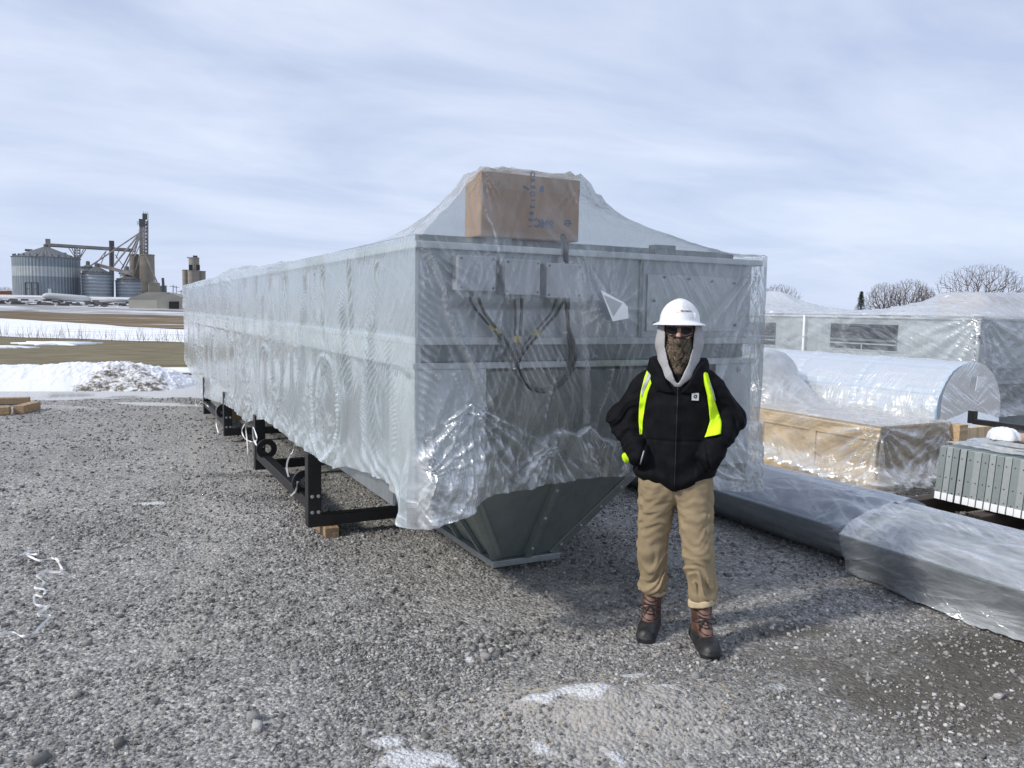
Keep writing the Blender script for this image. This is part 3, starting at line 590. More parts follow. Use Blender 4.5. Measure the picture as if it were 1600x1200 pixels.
# hanging white straps
def ribbon(pts,w,name,lab,cat,grp=None,mt=WHITE,nrm_=None,n=6):
    P_=sm(pts,n); b=MB(); V=[]
    for i,p in enumerate(P_):
        d=P_[min(i+1,len(P_)-1)]-P_[max(i-1,0)]; d/=np.linalg.norm(d)+1e-9
        v=np.array(nrm_ if nrm_ is not None else (CO-p)); a=np.cross(d,v+np.array([.5,.3,.3])*math.sin(i*.35)*np.linalg.norm(v)); a/=np.linalg.norm(a)+1e-9
        th=np.cross(a,d)*.0007; V+=[p-a*w/2-th,p+a*w/2-th,p+a*w/2+th,p-a*w/2+th]
    k=len(P_); b.add(V,[(i*4+j,i*4+(j+1)%4,i*4+4+(j+1)%4,i*4+4+j) for i in range(k-1) for j in range(4)])
    return tag(b.build(name,mt,None,smooth=False),lab,cat,grp)
sg='white straps hanging below the wrapped housing'
def sp(L_,x=1.33): return [atx(a,c,x) for a,c in L_]
ribbon(sp([(386,655),(384,668),(386,690),(387,712),(386,725),(384,740),(386,748)]),.012,'strap','long white strap hanging straight down beside second frame post','strap',sg)
ribbon(sp([(384,660),(378,672),(382,684),(392,690),(401,688),(399,676),(395,668),(396,685),(401,696),(398,688)]),.013,'strap','knotted white strap loop above the second frame post ring','strap',sg)
ribbon(sp([(461,692),(457,706),(450,718),(448,732),(451,745)]),.014,'strap','white strap end dangling left of the nearest frame post','strap',sg)
ribbon(sp([(465,752),(464,760),(461,768),(454,775)],1.35),.014,'strap','short white strap end looped on the nearest frame ring','strap',sg)
ribbon(sp([(338,637),(338,650),(338,664),(341,676)]),.016,'strap','white strap hanging on the third frame post','strap',sg)
ribbon(sp([(307,622),(305,630),(309,634),(314,628),(322,632),(326,636)]),.016,'strap','curled white strap under the far end of the housing','strap',sg)
ribbon([atz(x,y,.02+.012*(i%2)) for i,(x,y) in enumerate([(30,868),(46,862),(60,861),(58,866),(42,866),(62,876),(80,872),(92,878),(86,872),(96,888),(92,894),(72,893),(58,900),(68,908),(64,915),(54,918),(70,922),(66,932),(54,930),(56,944),(72,948),(76,948),(64,955),(60,962),(78,962),(64,978),(52,990),(36,994),(20,988),(2,990),(-30,994)])],.014,'strap','curly white strap lying loose on the gravel','strap')
# carton on the roof
cf=Y0-.0
pa=aty(751,366,cf); pb_=aty(904,378,cf); pt=aty(752,266,cf)
ct_=thing('cardboard_box',((pa[0]+pb_[0])/2,cf+.25,pa[2]),'brown cardboard box with blue lettering perched on roof edge of housing','cardboard box')
b=MB(); b.box((pa[0],cf,ZT+.05),(pb_[0],cf+.21,pt[2])); b.build('carton',CARD,ct_,.006)
b=MB(); b.box((pa[0]+.001,cf-.0015,pt[2]-.085),(pb_[0]-.001,cf-.0003,pt[2]-.004)); b.build('tape_band',simple('parcel_tape',(.40,.27,.175),.35,0,.08),ct_)
BLU=simple('blue_print',(.10,.15,.25),.7,0,.3,30); GRN=simple('green_print',(.05,.2,.13),.7); 
def fc(px,py): return aty(px,py,cf-.002)
c_=fc(850,349); textmesh('SMC',.062,BLU,'lettering',ct_,c_-np.array([.003,0,0]),(-1,0,.05),(0,0,-1),.0005,bold=.002)
o_=fc(887,349); b=MB(); b.lathe(o_,[(.012,0),(.02,0),(.02,-.001),(.012,-.001)],20,1); b.tube([o_+np.array([-.024,-.0008,-.005]),o_+np.array([.024,-.0008,.005])],.004,6); b.build('round_emblem',BLU,ct_)
for i,ch in enumerate('CREO12801'): 
    p=fc(832-(0 if i<6 else (i-5)*1.6),272+i*10.2); textmesh(ch,.036,BLU,'lettering',ct_,p,(0,0,-1),(1,0,0),.0005,bold=.0015)
b=MB(); p=fc(847,295); b.slab([p+np.array([-.014,0,-.016]),p+np.array([.014,0,-.016]),p+np.array([.012,0,.008]),p+np.array([0,0,.018]),p+np.array([-.012,0,.008])],(0,-.001,0)); b.build('printed_symbol',BLU,ct_)
b=MB(); p=fc(822,294); b.slab([p+np.array([-.02,0,.004]),p+np.array([.02,0,-.012]),p+np.array([.022,0,-.002]),p+np.array([-.018,0,.014])],(0,-.001,0)); b.build('printed_symbol',BLU,ct_)
b=MB(); p=fc(777,287)
for a in range(5): b.slab([p+np.array([math.cos(a*1.256)*.02,0,math.sin(a*1.256)*.02]),p+np.array([math.cos(a*1.256+.4)*.008,0,math.sin(a*1.256+.4)*.008]),p+np.array([math.cos(a*1.256-.4)*.008,0,math.sin(a*1.256-.4)*.008])],(0,-.0012,0))
b.build('printed_symbol',GRN,ct_)
# ------------------------------------------------------------------ films
def seg_d(x,z,a,b):
    """distance to segment and position along it, in the plane"""
    ax,az_=a; bx,bz=b; dx,dz=bx-ax,bz-az_; t=np.clip(((x-ax)*dx+(z-az_)*dz)/(dx*dx+dz*dz+1e-12),0,1)
    return np.hypot(x-ax-dx*t,z-az_-dz*t),t
def crease(s,z,pts,w,h,D,Mk,mk=.9,onesided=False):
    d=np.full(s.shape,9.)
    n=len(pts)-1
    wv=np.full(s.shape,w)
    for i in range(n):
        q,t=seg_d(s,z,pts[i],pts[i+1]); m_=q<d; d=np.where(m_,q,d); f=(i+t)/n; wv=np.where(m_,w*(.35+.65*np.sin(np.pi*np.clip(f,.02,.98))**.7),wv)
    k=np.exp(-(d/wv)**2); D+=h*k; Mk+=mk*np.exp(-(d/(wv*.8))**2)*(.5+.5*vnoise(s*60,z*60))
# --- film on the main housing: skirt down the left, front and right faces
def main_film():
    off=.022; xl,xr,yf=X0-off,X1+off+.02,Y0-off-.03
    sy_=np.concatenate([np.arange(yf,7.0,.012),np.arange(7.0,10,.022),np.arange(10,Y1+.06,.04)])[::-1]
    nz=120; tt=np.linspace(0,1,nz)
    # ---- left face
    hem=np.array([(atx(x,y,xl)[1],atx(x,y,xl)[2]) for x,y in [(287.5,562),(303,589),(309,611),(322,622),(348,630),(367,640),(387.5,660),(400,656),(415,655),(440,672),(466,694),(490,708),(513,722),(528,732),(544,728),(580,738),(619,758),(640,800)]])
    o_=np.argsort(hem[:,0]); zb=np.interp(sy_,hem[o_,0],hem[o_,1])
    S=sy_[:,None]+0*tt; zt=ZT+.03
    Z=zt-(zt-zb[:,None])*tt
    D=.012*(fbm(S*1.4,Z*1.4,o=3,s=80)-.4); Mk=np.zeros(S.shape)
    fadey=1.+0*S
    # ladder-like rippled bands between the taut areas
    bands=[(4.13,1.62,1.0,.05,.6,.045),(4.48,2.05,.95,.075,.9,.06),(4.62,1.75,.9,.05,-.5,.045),(5.0,2.08,1.25,.05,.7,.05),(5.12,1.9,1.2,.07,.8,.05),(5.62,2.08,1.3,.06,.7,.05),(5.9,2.1,1.7,.045,.6,.045),
      (6.25,2.08,1.15,.10,.9,.055),(6.35,1.9,.9,.09,1.2,.05),(7.0,2.05,1.7,.10,.8,.05),(7.15,1.6,.8,.10,.6,.05),(7.6,2.08,1.1,.11,.7,.055),(8.0,1.9,.9,.08,.8,.05),(8.5,2.1,1.0,.12,.9,.06),(9.2,2.1,.9,.14,.8,.06),(9.9,2.0,.8,.1,.9,.06),(10.6,2.1,.8,.16,1.,.06),(11.4,2.1,.7,.16,1.,.07),(12.2,2.1,.7,.2,1.,.07),(13.0,2.1,.8,.2,1.,.07),(13.9,2.1,.7,.2,1.,.08),(14.8,2.1,.7,.2,1.,.08),(15.7,2.1,.7,.2,1.,.08),(5.28,1.55,.8,.06,1.2,.045),(5.75,1.5,.75,.05,1.1,.04),(5.5,1.6,1.2,.1,1.3,.05),(4.35,1.3,.75,.06,.9,.05),(6.7,1.4,.75,.08,1.1,.05)]
    for i,(yc,za,zb_,w,tl,lam) in enumerate(bands):
        c=yc+.05*np.sin(Z*5+i)+.05*(vnoise(Z*6,i,0,5)-.5)
        ww=w*(.45+.8*vnoise(Z*7,i*3.1,0,8)); e=np.exp(-((S-c)/ww)**2)*ss(zb_-.05,zb_+.05,Z)*(1-ss(za-.05,za+.03,Z))
        e=e*(.35+.9*vnoise(Z*4,i*7.7,0,9))
        lamv=lam*(.8+.5*vnoise(Z*3,i*2.,0,3)); ph=2*np.pi*((Z+tl*(S-c))/lamv+.6*fbm(S*9,Z*9,o=2,s=90))
        wv=np.sin(ph); fd=1-.65*ss(7.5,11,S); D+=e*.014*wv*fd; Mk+=e*fd*(.75*np.maximum(wv,0)**3-.10)  # crests whitened, troughs thinned: bright and dark reflections put into the milk
    # fine pleats under the roof edge and over the seam flange
    for (z0,dz,a) in ((ZT-.01,.07,.006),(ZS+.03,.05,.004),(ZS-.1,.06,.004)):
        pl=np.sin(2*np.pi*(S/.045+1.3*(Z-z0)/.1+2*fbm(S*3,Z*3,o=2,s=92)))*np.exp(-((Z-z0)/dz)**2)*ss(.35,.6,fbm(S*1.7,0*Z,o=2,s=93))
        D+=a*pl; Mk+=.6*np.maximum(pl,0)**2
    # film pulled over the duct rings: a rope of small folds on each ring
    for (ry,rz,rr) in RINGS:
        dy=S-ry; dz=Z-rz; rad_=np.hypot(dy,dz); an=np.arctan2(dz,dy); k=np.exp(-((rad_-rr)/.018)**2)
        D+=k*(.012+.006*np.sin(an*70)); Mk+=k*(.35+.6*np.sin(an*70))
    # corner post and side posts print through
    for yp in [FY[0]+.05,FY[1],FY[2],FY[3],15.3]:
        k=np.exp(-((S-yp)/.05)**4)*(Z<ZS-.1); Mk+=.10*k
    k=ss(ZS-.13,ZS-.1,Z)*(1-ss(ZS+.04,ZS+.07,Z)); Mk+=.10*k; D+=.004*k
    # loose, crumpled hem
    hh=(Z-zb[:,None]); lo=np.exp(-(hh/.14)**2)
    rg=crump(S*.9,Z*1.3,100,4); D+=lo*(.040*rg)*(1-.5*ss(8,12,S)); Mk+=lo*(.25+.6*rg**2)
    cr_=ss(.5,.62,fbm(S*1.1,Z*1.3,o=3,s=107))*ss(1.7,1.1,Z); D+=cr_*.014*ridged(S*12+Z*6,Z*12,0,3,108); Mk+=cr_*.35*ridged(S*12+Z*6,Z*12,0,3,108)
    D=np.maximum(D,-.012)
    DL,ML,SL,ZL=D,Mk,S,Z
    # ---- front face
    sx_=np.arange(xl,xr+.001,.0105); hf=np.array([(aty(x,y,yf)[0],aty(x,y,yf)[2]) for x,y in [(619,768),(621,800),(632,821),(647,825),(677,812),(712,800),(752,772),(807,765),(850,755),(925,744),(995,742),(1060,748),(1110,762),(1140,765),(1167,765)]])
    zb=np.interp(sx_,hf[:,0],hf[:,1]); nz2=190; t2=np.linspace(0,1,nz2); S=sx_[:,None]+0*t2; zt=ZT+.03; Z=zt-(zt-zb[:,None])*t2
    D=.02*(fbm(S*1.8,Z*1.8,o=3,s=110)-.35); Mk=np.zeros(S.shape)
    def Pq(*a): return [(aty(x,y,yf)[0],aty(x,y,yf)[2]) for x,y in a]
    CR=[(Pq((658,376),(676,410),(692,450),(695,490),(712,530),(735,570),(757,610),(770,640),(778,700)),.022,.035,.55),
        (Pq((692,470),(702,510),(726,545),(738,585),(752,625),(768,655)),.010,.02,.6),
        (Pq((711,484),(722,512),(727,540)),.006,.012,.7),(Pq((773,352),(774,385),(782,430),(790,475)),.010,.018,.9),
        (Pq((778,470),(783,515),(786,545),(778,558)),.010,.015,.6),(Pq((686,516),(700,545),(715,575),(733,630),(748,650)),.008,.014,.5),
        (Pq((702,560),(708,585),(722,620),(735,632)),.005,.012,.8),(Pq((760,560),(772,600),(784,650),(792,700),(800,745)),.012,.02,.5),
        (Pq((893,375),(900,440),(906,500),(912,560),(917,610),(916,660)),.020,.02,.32),(Pq((898,410),(912,455),(917,478)),.006,.01,.6),
        (Pq((872,560),(868,590),(857,625),(850,660)),.006,.012,.7),(Pq((800,560),(806,600),(803,650)),.008,.01,.4),
        (Pq((957,575),(948,610),(935,640),(928,670)),.006,.012,.7),(Pq((935,490),(933,530),(930,558)),.004,.008,.6),
        (Pq((690,665),(712,642),(735,632),(760,645),(795,662),(845,690)),.007,.022,1.),(Pq((845,690),(860,678),(880,672),(900,680),(920,667),(937,685),(960,692),(990,680)),.007,.022,1.),
        (Pq((735,632),(748,670),(768,705),(790,735),(803,752)),.009,.02,.7),(Pq((812,705),(800,735),(790,757)),.008,.015,.7),
        (Pq((858,697),(845,715),(828,735),(812,752)),.010,.018,.7),(Pq((858,697),(852,725),(842,750)),.006,.012,.7),
        (Pq((672,690),(660,705),(650,722)),.010,.02,.8),(Pq((722,700),(722,740),(716,770),(700,795)),.012,.03,.8),
        (Pq((1180,420),(1165,470),(1150,520),(1138,560),(1122,600)),.018,.025,.6),(Pq((1165,480),(1150,500),(1135,530),(1125,560)),.007,.012,.7),
        (Pq((1170,500),(1160,540),(1156,565)),.006,.01,.6),(Pq((1124,535),(1118,555),(1114,570)),.004,.008,.6),
        (Pq((1187,412),(1175,490),(1168,560),(1160,640),(1150,720)),.012,.02,.5),(Pq((1110,700),(1125,720),(1140,735),(1150,752)),.010,.02,.8),(Pq((1148,690),(1135,720),(1122,745)),.008,.015,.7),
        (Pq((690,640),(684,610),(690,580)),.006,.01,.4),(Pq((1010,560),(990,640),(960,700),(950,735)),.008,.014,.5)]
    for pts,w,h,mk in CR: crease(S,Z,pts,w*.8,h,D,Mk,mk*.6)
    # radiating pleats from hard points
    for (c,r1_,a0_,a1_,k_,amp) in [(Pq((655,376))[0],.30,-1.5,-.6,34,.010),(Pq((1187,410))[0],.38,-2.4,-1.55,30,.012),(Pq((752,378))[0],.2,-2.2,-.9,30,.007),(Pq((903,380))[0],.22,-1.9,-.9,30,.007),(Pq((735,632))[0],.42,-2.6,-.6,26,.02),(Pq((860,690))[0],.3,-2.6,-.6,24,.015),(Pq((958,480))[0],.16,-3.,3.,14,.0012),(Pq((652,740))[0],.35,.2,2.2,26,.02),(Pq((1165,750))[0],.3,1.2,3.,22,.015)]:
        dx=S-c[0]; dz=Z-c[1]; r=np.hypot(dx,dz); an=np.arctan2(dz,dx); w=np.exp(-((r-.25*r1_)/r1_)**2)*ss(a0_-.15,a0_+.1,an)*(1-ss(a1_-.1,a1_+.15,an))*ss(0,.05,r)
        wv=np.sin(k_*an+3*vnoise(r*6,an*2,0,120)); D+=amp*w*wv; Mk+=w*.4*np.maximum(wv,0)**3
    # scattered diagonal ripples on the middle of the sheet
    reg=np.exp(-(((S-Pq((840,560))[0][0])/.28)**2+((Z-1.5)/.16)**2)); wv=np.sin(2*np.pi*((S*1.3+Z*.75)/.05+.8*fbm(S*5,Z*5,o=2,s=122))); D+=.006*reg*wv; Mk+=.3*reg*np.maximum(wv,0)**3
    # doubled, crumpled lower part below the fold line
    fold=Pq((640,735),(672,690),(690,665),(712,642),(735,632),(760,645),(795,662),(845,690),(860,678),(880,672),(900,680),(920,667),(937,685),(960,692),(990,680),(1060,690),(1167,660))
    fx=[p[0] for p in fold]; fz=[p[1] for p in fold]; zf=np.interp(S,fx,fz); below=1-ss(zf-.012,zf+.004,Z)
    rg=crump(S*2.2,Z*1.2,130,7); r2=crump(S*3+Z*1.5,Z*2,131,5)
    D+=below*(.012+.040*rg); Mk+=below*(.06+.35*rg**3+.6*r2**4)
    # gathered bundle at the near lower corner
    bx=[p for p in Pq((680,770))][0]; kb=np.exp(-(((S-bx[0])/.27)**4+((Z-bx[1]+.0)/.24)**4)); r3=crump(S*2.0-Z*.8,Z*2.4,134,7,2.5)
    D+=kb*(.07+.05*r3); r4=crump(S*4-Z*2,Z*4,136,6); D+=kb*.007*r4; Mk+=kb*(.35+.75*r4**2)
    hh=Z-zb[:,None]; D+=.02*np.exp(-(hh/.05)**2)*ridged(S*8,Z*3,0,2,138)
    lowr=ss(3.25,3.5,S)*ss(1.0,.75,Z); D+=lowr*.05*r3; Mk+=lowr*.3*r3
    # ripples beside the corner edge
    e=np.exp(-((S-xl-.06)/.05)**2)*(Z<1.95); wv=np.sin(2*np.pi*((Z+.9*S)/.045+fbm(S*6,Z*6,o=2,s=140))); D+=.006*e*wv; Mk+=.2*e*np.maximum(wv,0)
    jx0,jx1=Pq((716,430))[0][0],Pq((910,430))[0][0]; jz0,jz1=Pq((800,466))[0][1],Pq((800,396))[0][1]
    jb_=ss(jx0-.06,jx0-.005,S)*(1-ss(jx1+.0,jx1+.07,S))*ss(jz0-.06,jz0-.005,Z)*(1-ss(jz1+.005,jz1+.07,Z)); D=D*(1-.6*jb_)+.034*jb_
    D=np.maximum(D,-.02)
    DF,MF,SF,ZF=D,Mk,S,Z
    # stitch the faces: left (from back to corner), front, right
    cut=.0
    fl=ss(0,.05,SL-yf)   # displacement fades to a shared value at the corner
    nrow=nz2
    def resamp(Z_,Q):    # resample columns of the left face to the row count of the front
        i=np.linspace(0,Q.shape[1]-1,nrow); i0=np.floor(i).astype(int); i1=np.minimum(i0+1,Q.shape[1]-1); f=i-i0; return Q[:,i0]*(1-f)+Q[:,i1]*f
    DL,ML,SL,ZL=[resamp(None,q) for q in (DL,ML,SL,ZL)]
    # near the corner the bundle also swells to the left
    kb2=np.exp(-(((SL-yf)/.10)**2+((ZL-(bx[1]-.02))/.24)**4)); DL=DL+kb2*(.06+.03*fbm(SL*3,ZL*5,0,2,150)); ML=ML+kb2*.3
    wL=ss(0,.07,SL-yf); wF=ss(0,.06,SF-xl); 
    _k=np.ones(15)/15; cD=np.convolve(np.pad(DF[0],7,'edge'),_k,'valid')[None]*.6
    XL=xl-DL*wL-cD*(1-wL)*.5; YL=SL
    XF=SF; YF=yf-DF*wF-cD*(1-wF)*.5
    # left columns near corner blend their hem height into the front's first column
    bl=1-ss(0,.25,SL-yf); ZL=ZL*(1-bl)+ZF[0][None]*bl
    nR=90; syr=np.linspace(yf+.02,yf+3.2,nR)[:,None]; zr=ZF[-1][None]+0*syr; zr=zr+(.0)*syr; XR=xr+.01*np.sin(syr*9)+.02*ridged(syr*4,zr*5,0,3,152); YR=syr+0*zr
    mr=.2+.3*ridged(syr*6,zr*6,0,3,153)
    X=np.concatenate([XL,XF,XR]); Y=np.concatenate([YL,YF,YR]); Zz=np.concatenate([ZL,ZF,zr]); MK=np.concatenate([ML,MF,mr+0*XR])
    V=np.stack([X,Y,Zz],-1); n=X.shape[0]; FA,FB=film_attrs(V); FB=Zz; V=V.reshape(-1,3)
    Fc=grid_faces(n,nrow); 
    nL=XL.shape[0]
    root=thing('plastic_wrap',(X0,Y0,ZT),'large clear film sheet draped over the long housing and the box on its roof','plastic wrap')
    selL=Fc[:(nL-1)*(nrow-1)]; selF=Fc[(nL-1)*(nrow-1):]
    def sub(sel,nm,mt):
        u,inv=np.unique(sel,return_inverse=True); return mesh_np(nm,V[u],inv.reshape(sel.shape),mt,root,attrs={'milk':np.clip(MK.reshape(-1)[u],0,1.6),'fs':FA.reshape(-1)[u],'ft':FB.reshape(-1)[u]})
    sub(selL,'side_sheet',FILM_SIDE); sub(selF,'front_sheet',FILM)
    # ---- roof: membrane stretched over the carton and the roof edge (relaxed over obstacles)
    gx=np.linspace(xl,xr,70); gy=np.concatenate([np.linspace(yf,6,76),np.linspace(6.04,Y1+.05,150)]); GXr,GYr=np.meshgrid(gx,gy,indexing='ij')
    zc=pt[2]+.008; obs=np.full(GXr.shape,ZT+.03); inb=(GXr>pa[0]-.02)&(GXr<pb_[0]+.02)&(GYr>Y0-.05)&(GYr<Y0+.23)
    obs[inb]=zc
    for (ox,oy,oh) in [(X0+.35,9.4,.10),(X0+.25,10.6,.12),(X0+.3,12,.14),(X0+.4,13.4,.12),(X0+.2,7.9,.05),(X0+1.2,9,.22),(X1-.6,8,.12),(X0+.5,14.8,.12)]:
        obs=np.maximum(obs,ZT+.03+oh*((abs(GXr-ox)<.1)&(abs(GYr-oy)<.15)))
    hp_=[aty(x,y,yf+.03) for x,y in ((655,371),(668,352),(690,328),(715,303),(735,283),(752,264),(907,274),(922,297),(942,318),(970,340),(1010,358),(1070,378),(1140,398),(1188,407))]
    HX=np.interp(gx,[p[0] for p in hp_],[p[2] for p in hp_]); HX[0]=HX[-1]=ZT+.03; HX=np.maximum(HX,ZT+.03)
    obs[:,0]=HX; Zr=obs.copy(); Zr[:,1:8]=np.maximum(Zr[:,1:8],HX[:,None]-.01)
    # solve with lifted start so the sheet spans between supports
    hx=gx[1]-gx[0]
    dyp=np.diff(gy); wy1=1/np.maximum(dyp[:-1],1e-6); wy2=1/np.maximum(dyp[1:],1e-6); wx=1/hx
    for it in range(2600):
        a=Zr
        num=(a[:-2,1:-1]+a[2:,1:-1])*wx/hx + (a[1:-1,:-2]*wy1+a[1:-1,2:]*wy2)*2/(dyp[:-1]+dyp[1:])
        dn=2*wx/hx+(wy1+wy2)*2/(dyp[:-1]+dyp[1:])
        Zn=num/dn; Zr=a.copy(); Zr[1:-1,1:-1]=np.maximum(Zn,obs[1:-1,1:-1])
    # drop in front of the carton follows its face
    mk=np.zeros(Zr.shape)
    c0=(pa[0],Y0-.03); c1=(pb_[0],Y0-.03)
    for (cx1,cy1) in (c0,c1,(pa[0],Y0+.21),(pb_[0],Y0+.21),(X0,Y0),(X1,Y0)):
        dx=GXr-cx1; dy=GYr-cy1; r=np.hypot(dx,dy); an=np.arctan2(dy,dx); w=np.exp(-(r/.35)**2)*ss(0,.06,r); wv=np.sin(an*26+2*vnoise(r*4,an*3,0,160)); Zr=Zr+.008*w*wv; mk+=.35*w*np.maximum(wv,0)**2
    ed=np.exp(-((GXr-xl)/.12)**2)*(GYr>4.2); wv=np.sin(2*np.pi*(GYr/.05-GXr*9+2*fbm(GXr*3,GYr*3,o=2,s=161)))
    sel=ss(.4,.6,fbm(GYr*1.4,GXr*0,o=2,s=162)); Zr=Zr+ed*.006*wv*sel; mk+=.4*ed*np.maximum(wv,0)*sel
    rr_=ridged(GXr*5,GYr*2.5,0,3,164); far=ss(6.5,9,GYr); Zr=Zr+.03*rr_*far*ss(0,.1,GXr-xl)+.012*rr_; mk+=.35*rr_*far+.1*rr_**3
    Zr[0,:]=np.minimum(Zr[0,:],ZT+.034)
    V=np.stack([GXr,GYr,Zr],-1); mesh_np('roof_sheet',V,grid_faces(len(gx),len(gy))[:,::-1],FILM_ROOF,root,attrs={'milk':np.clip(mk,0,1.3)})
    # film hanging from the carton's front top edge down to the roof edge
    gx2=np.linspace(xl,xr,240); top=np.interp(gx2,gx,Zr[:,0]); tv=np.linspace(0,1,60); Xs=gx2[:,None]+0*tv; hgt=np.maximum(top-ZT-.03,0)[:,None]; Zs=ZT+.03+hgt*(1-tv)
    Ys=yf+.03*ss(0,.06,Zs-ZT-.03)+0*Xs; D=-.006*fbm(Xs*5,Zs*5,o=2,s=170); mk=np.zeros(Xs.shape)
    for cx1,aa,bb in ((pa[0],-2.9,-.9),(pb_[0],-2.4,-.5)):
        dx=Xs-cx1; dz=Zs-zc; r=np.hypot(dx,dz); an=np.arctan2(dz,dx); w=np.exp(-((r-.03)/.13)**2)*ss(.0,.02,r)*ss(aa-.1,aa+.1,an)*(1-ss(bb-.1,bb+.1,an)); wv=np.sin(an*27+2.5*vnoise(an*3,r*5,0,171)); D=D-.008*w*wv; mk+=.8*w*np.maximum(wv,0)**5
    crease(Xs,Zs,[(aty(x,y,yf)[0],aty(x,y,yf)[2]) for x,y in ((761,325),(765,338),(773,350),(776,378))],.006,.012,-D,mk,.9)
    V=np.stack([Xs,Ys+D,Zs],-1)
    mesh_np('front_gable_sheet',V,grid_faces(240,60),FILM_G,root,attrs={'milk':np.clip(mk,0,1.3)})
    # envelope taped on the film
    yy=yf-.045
    E_=[aty(x,y,yy) for x,y in ((938.7,453),(975,472.5),(981,480),(982,497.5),(957.5,502))]
    T_=[aty(x,y,yy-.003) for x,y in ((944,461),(972,474),(959,494))]
    e=thing('document_pouch',tuple(E_[4]),'white document pouch stuck on the film left of the hard hat','document pouch')
    b=MB(); b.slab(E_,(0,.002,0)); b.build('pouch',PAPER,e)
    b=MB(); b.slab(T_,(0,.001,0)); b.build('window',simple('pouch_window',(.45,.48,.5),.3,0,.1),e)
main_film()
# ------------------------------------------------------------------ right-hand side
def wrap_box(root,x0,x1,y0,y1,zb,zt,mt,s,ds=.03,obs=(),rough=.02,hem=.06,flare=.0,diag=1.,backx=None,mtop=None,hang=None):
    yl=np.arange(y0,y1,ds)[::-1]; xf=np.arange(x0,x1,ds); yr=np.arange(y0,min(y1,y0+3),ds)
    nz=max(10,int((zt-zb)/(ds*.8))); t=np.linspace(0,1,nz)
    px=np.concatenate([np.full(len(yl),x0),xf,np.full(len(yr),x1)]); py=np.concatenate([yl,np.full(len(xf),y0),yr])
    nx_=np.concatenate([np.full(len(yl),-1.),np.zeros(len(xf)),np.full(len(yr),1.)]); ny_=np.concatenate([np.zeros(len(yl)),np.full(len(xf),-1.),np.zeros(len(yr))])
    k=np.array([.25,.5,.25]); nx_=np.convolve(np.pad(nx_,1,'edge'),k,'valid'); ny_=np.convolve(np.pad(ny_,1,'edge'),k,'valid')
    S=np.concatenate([-(yl-y0),xf-x0,(x1-x0)+(yr-y0)])[:,None]+0*t
    hb=zb+hem*(fbm(S[:,0]*1.5,0,0,3,s)-.5)*2; Z=zt-(zt-hb[:,None])*t
    lo=ss(.5,.0,(Z-zb)/(zt-zb)) if flare else np.exp(-((Z-hb[:,None])/.1)**2)
    D=rough*(fbm(S*1.5,Z*1.5,o=3,s=s+1)-.3); Mk=0*D
    dg=ridged((S+Z*1.2)*1.4*diag,(Z-S*.5)*5,0,3,s+2); D+=rough*.9*dg; Mk+=.45*dg**2
    for sx_,kz in ((0,1),(0,-1),(x1-x0,1)):
        dx=S-sx_; dz=Z-zt; r=np.hypot(dx,dz); an=np.arctan2(dz,dx); w=np.exp(-(r/.7)**2)*ss(0,.06,r); wv=np.sin(an*22+3*vnoise(r*2,an*2,0,s+4)); D+=.010*w*wv; Mk+=.5*w*np.maximum(wv,0)**3
    rg=crump(S*1.2,Z*1.6,s+5); D+=lo*(.05*rg+flare*ss(.35,0,(Z-zb)/(zt-zb))*(.4+rg)); Mk+=lo*(.15+.6*rg)
    D=np.maximum(D,-.01); X=px[:,None]+nx_[:,None]*D; Y=py[:,None]+ny_[:,None]*D
    mesh_np('side_sheet',np.stack([X,Y,Z],-1),grid_faces(*X.shape),mt,root,attrs={'milk':np.clip(Mk,0,1.4)})
    gx=np.linspace(x0,x1,int((x1-x0)/ds)+2); gy=np.linspace(y0,y1,int((y1-y0)/ds)+2); A,B=np.meshgrid(gx,gy,indexing='ij'); ob=np.full(A.shape,zt)
    for f in obs: ob=np.maximum(ob,f(A,B))
    Q=ob.copy()
    for i in range(1400):
        Qn=(Q[:-2,1:-1]+Q[2:,1:-1]+Q[1:-1,:-2]+Q[1:-1,2:])/4; Q[1:-1,1:-1]=np.maximum(Qn,ob[1:-1,1:-1])
    rg=ridged(A*3,B*2.2,0,3,s+8); ed=np.minimum(np.minimum(A-x0,x1-A),B-y0); w=ss(0,.06,ed); Q=Q+w*(.03*rg+.012*ridged(A*9+B*5,B*7,0,2,s+9))*(rough/.02); 
    mesh_np('top_sheet',np.stack([A,B,Q],-1),grid_faces(*A.shape)[:,::-1],mtop or mt,root,attrs={'milk':np.clip(.15+.5*rg**2,0,1)})
# second wrapped housing behind
bx0,bx1,by0,by1,bzt,bzs=10.2,12.7,6.55,15.5,1.79,1.16
h2=thing('steel_housing',(11.4,8,0),'pale galvanised housing wrapped in film at far right behind crates, with dark louvred windows','industrial housing')
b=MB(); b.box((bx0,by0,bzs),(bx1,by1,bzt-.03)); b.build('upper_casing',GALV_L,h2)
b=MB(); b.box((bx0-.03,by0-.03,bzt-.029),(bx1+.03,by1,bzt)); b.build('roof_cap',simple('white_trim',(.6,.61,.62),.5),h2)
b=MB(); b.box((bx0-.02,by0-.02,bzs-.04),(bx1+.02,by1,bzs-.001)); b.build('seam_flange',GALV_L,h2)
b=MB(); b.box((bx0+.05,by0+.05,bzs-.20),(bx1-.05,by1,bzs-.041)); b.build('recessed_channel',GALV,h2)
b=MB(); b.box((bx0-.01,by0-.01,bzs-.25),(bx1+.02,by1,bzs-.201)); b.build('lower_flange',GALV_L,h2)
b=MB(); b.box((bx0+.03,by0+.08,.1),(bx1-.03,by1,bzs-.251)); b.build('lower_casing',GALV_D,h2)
b=MB(); b.box((bx0-.012,by0-.012,bzs+.002),(bx0+.0,by0+.09,bzt-.031)); b.box((bx0,by0-.012,bzs+.002),(bx0+.10,by0-.001,bzt-.031)); b.build('corner_angle',GALV_L,h2)
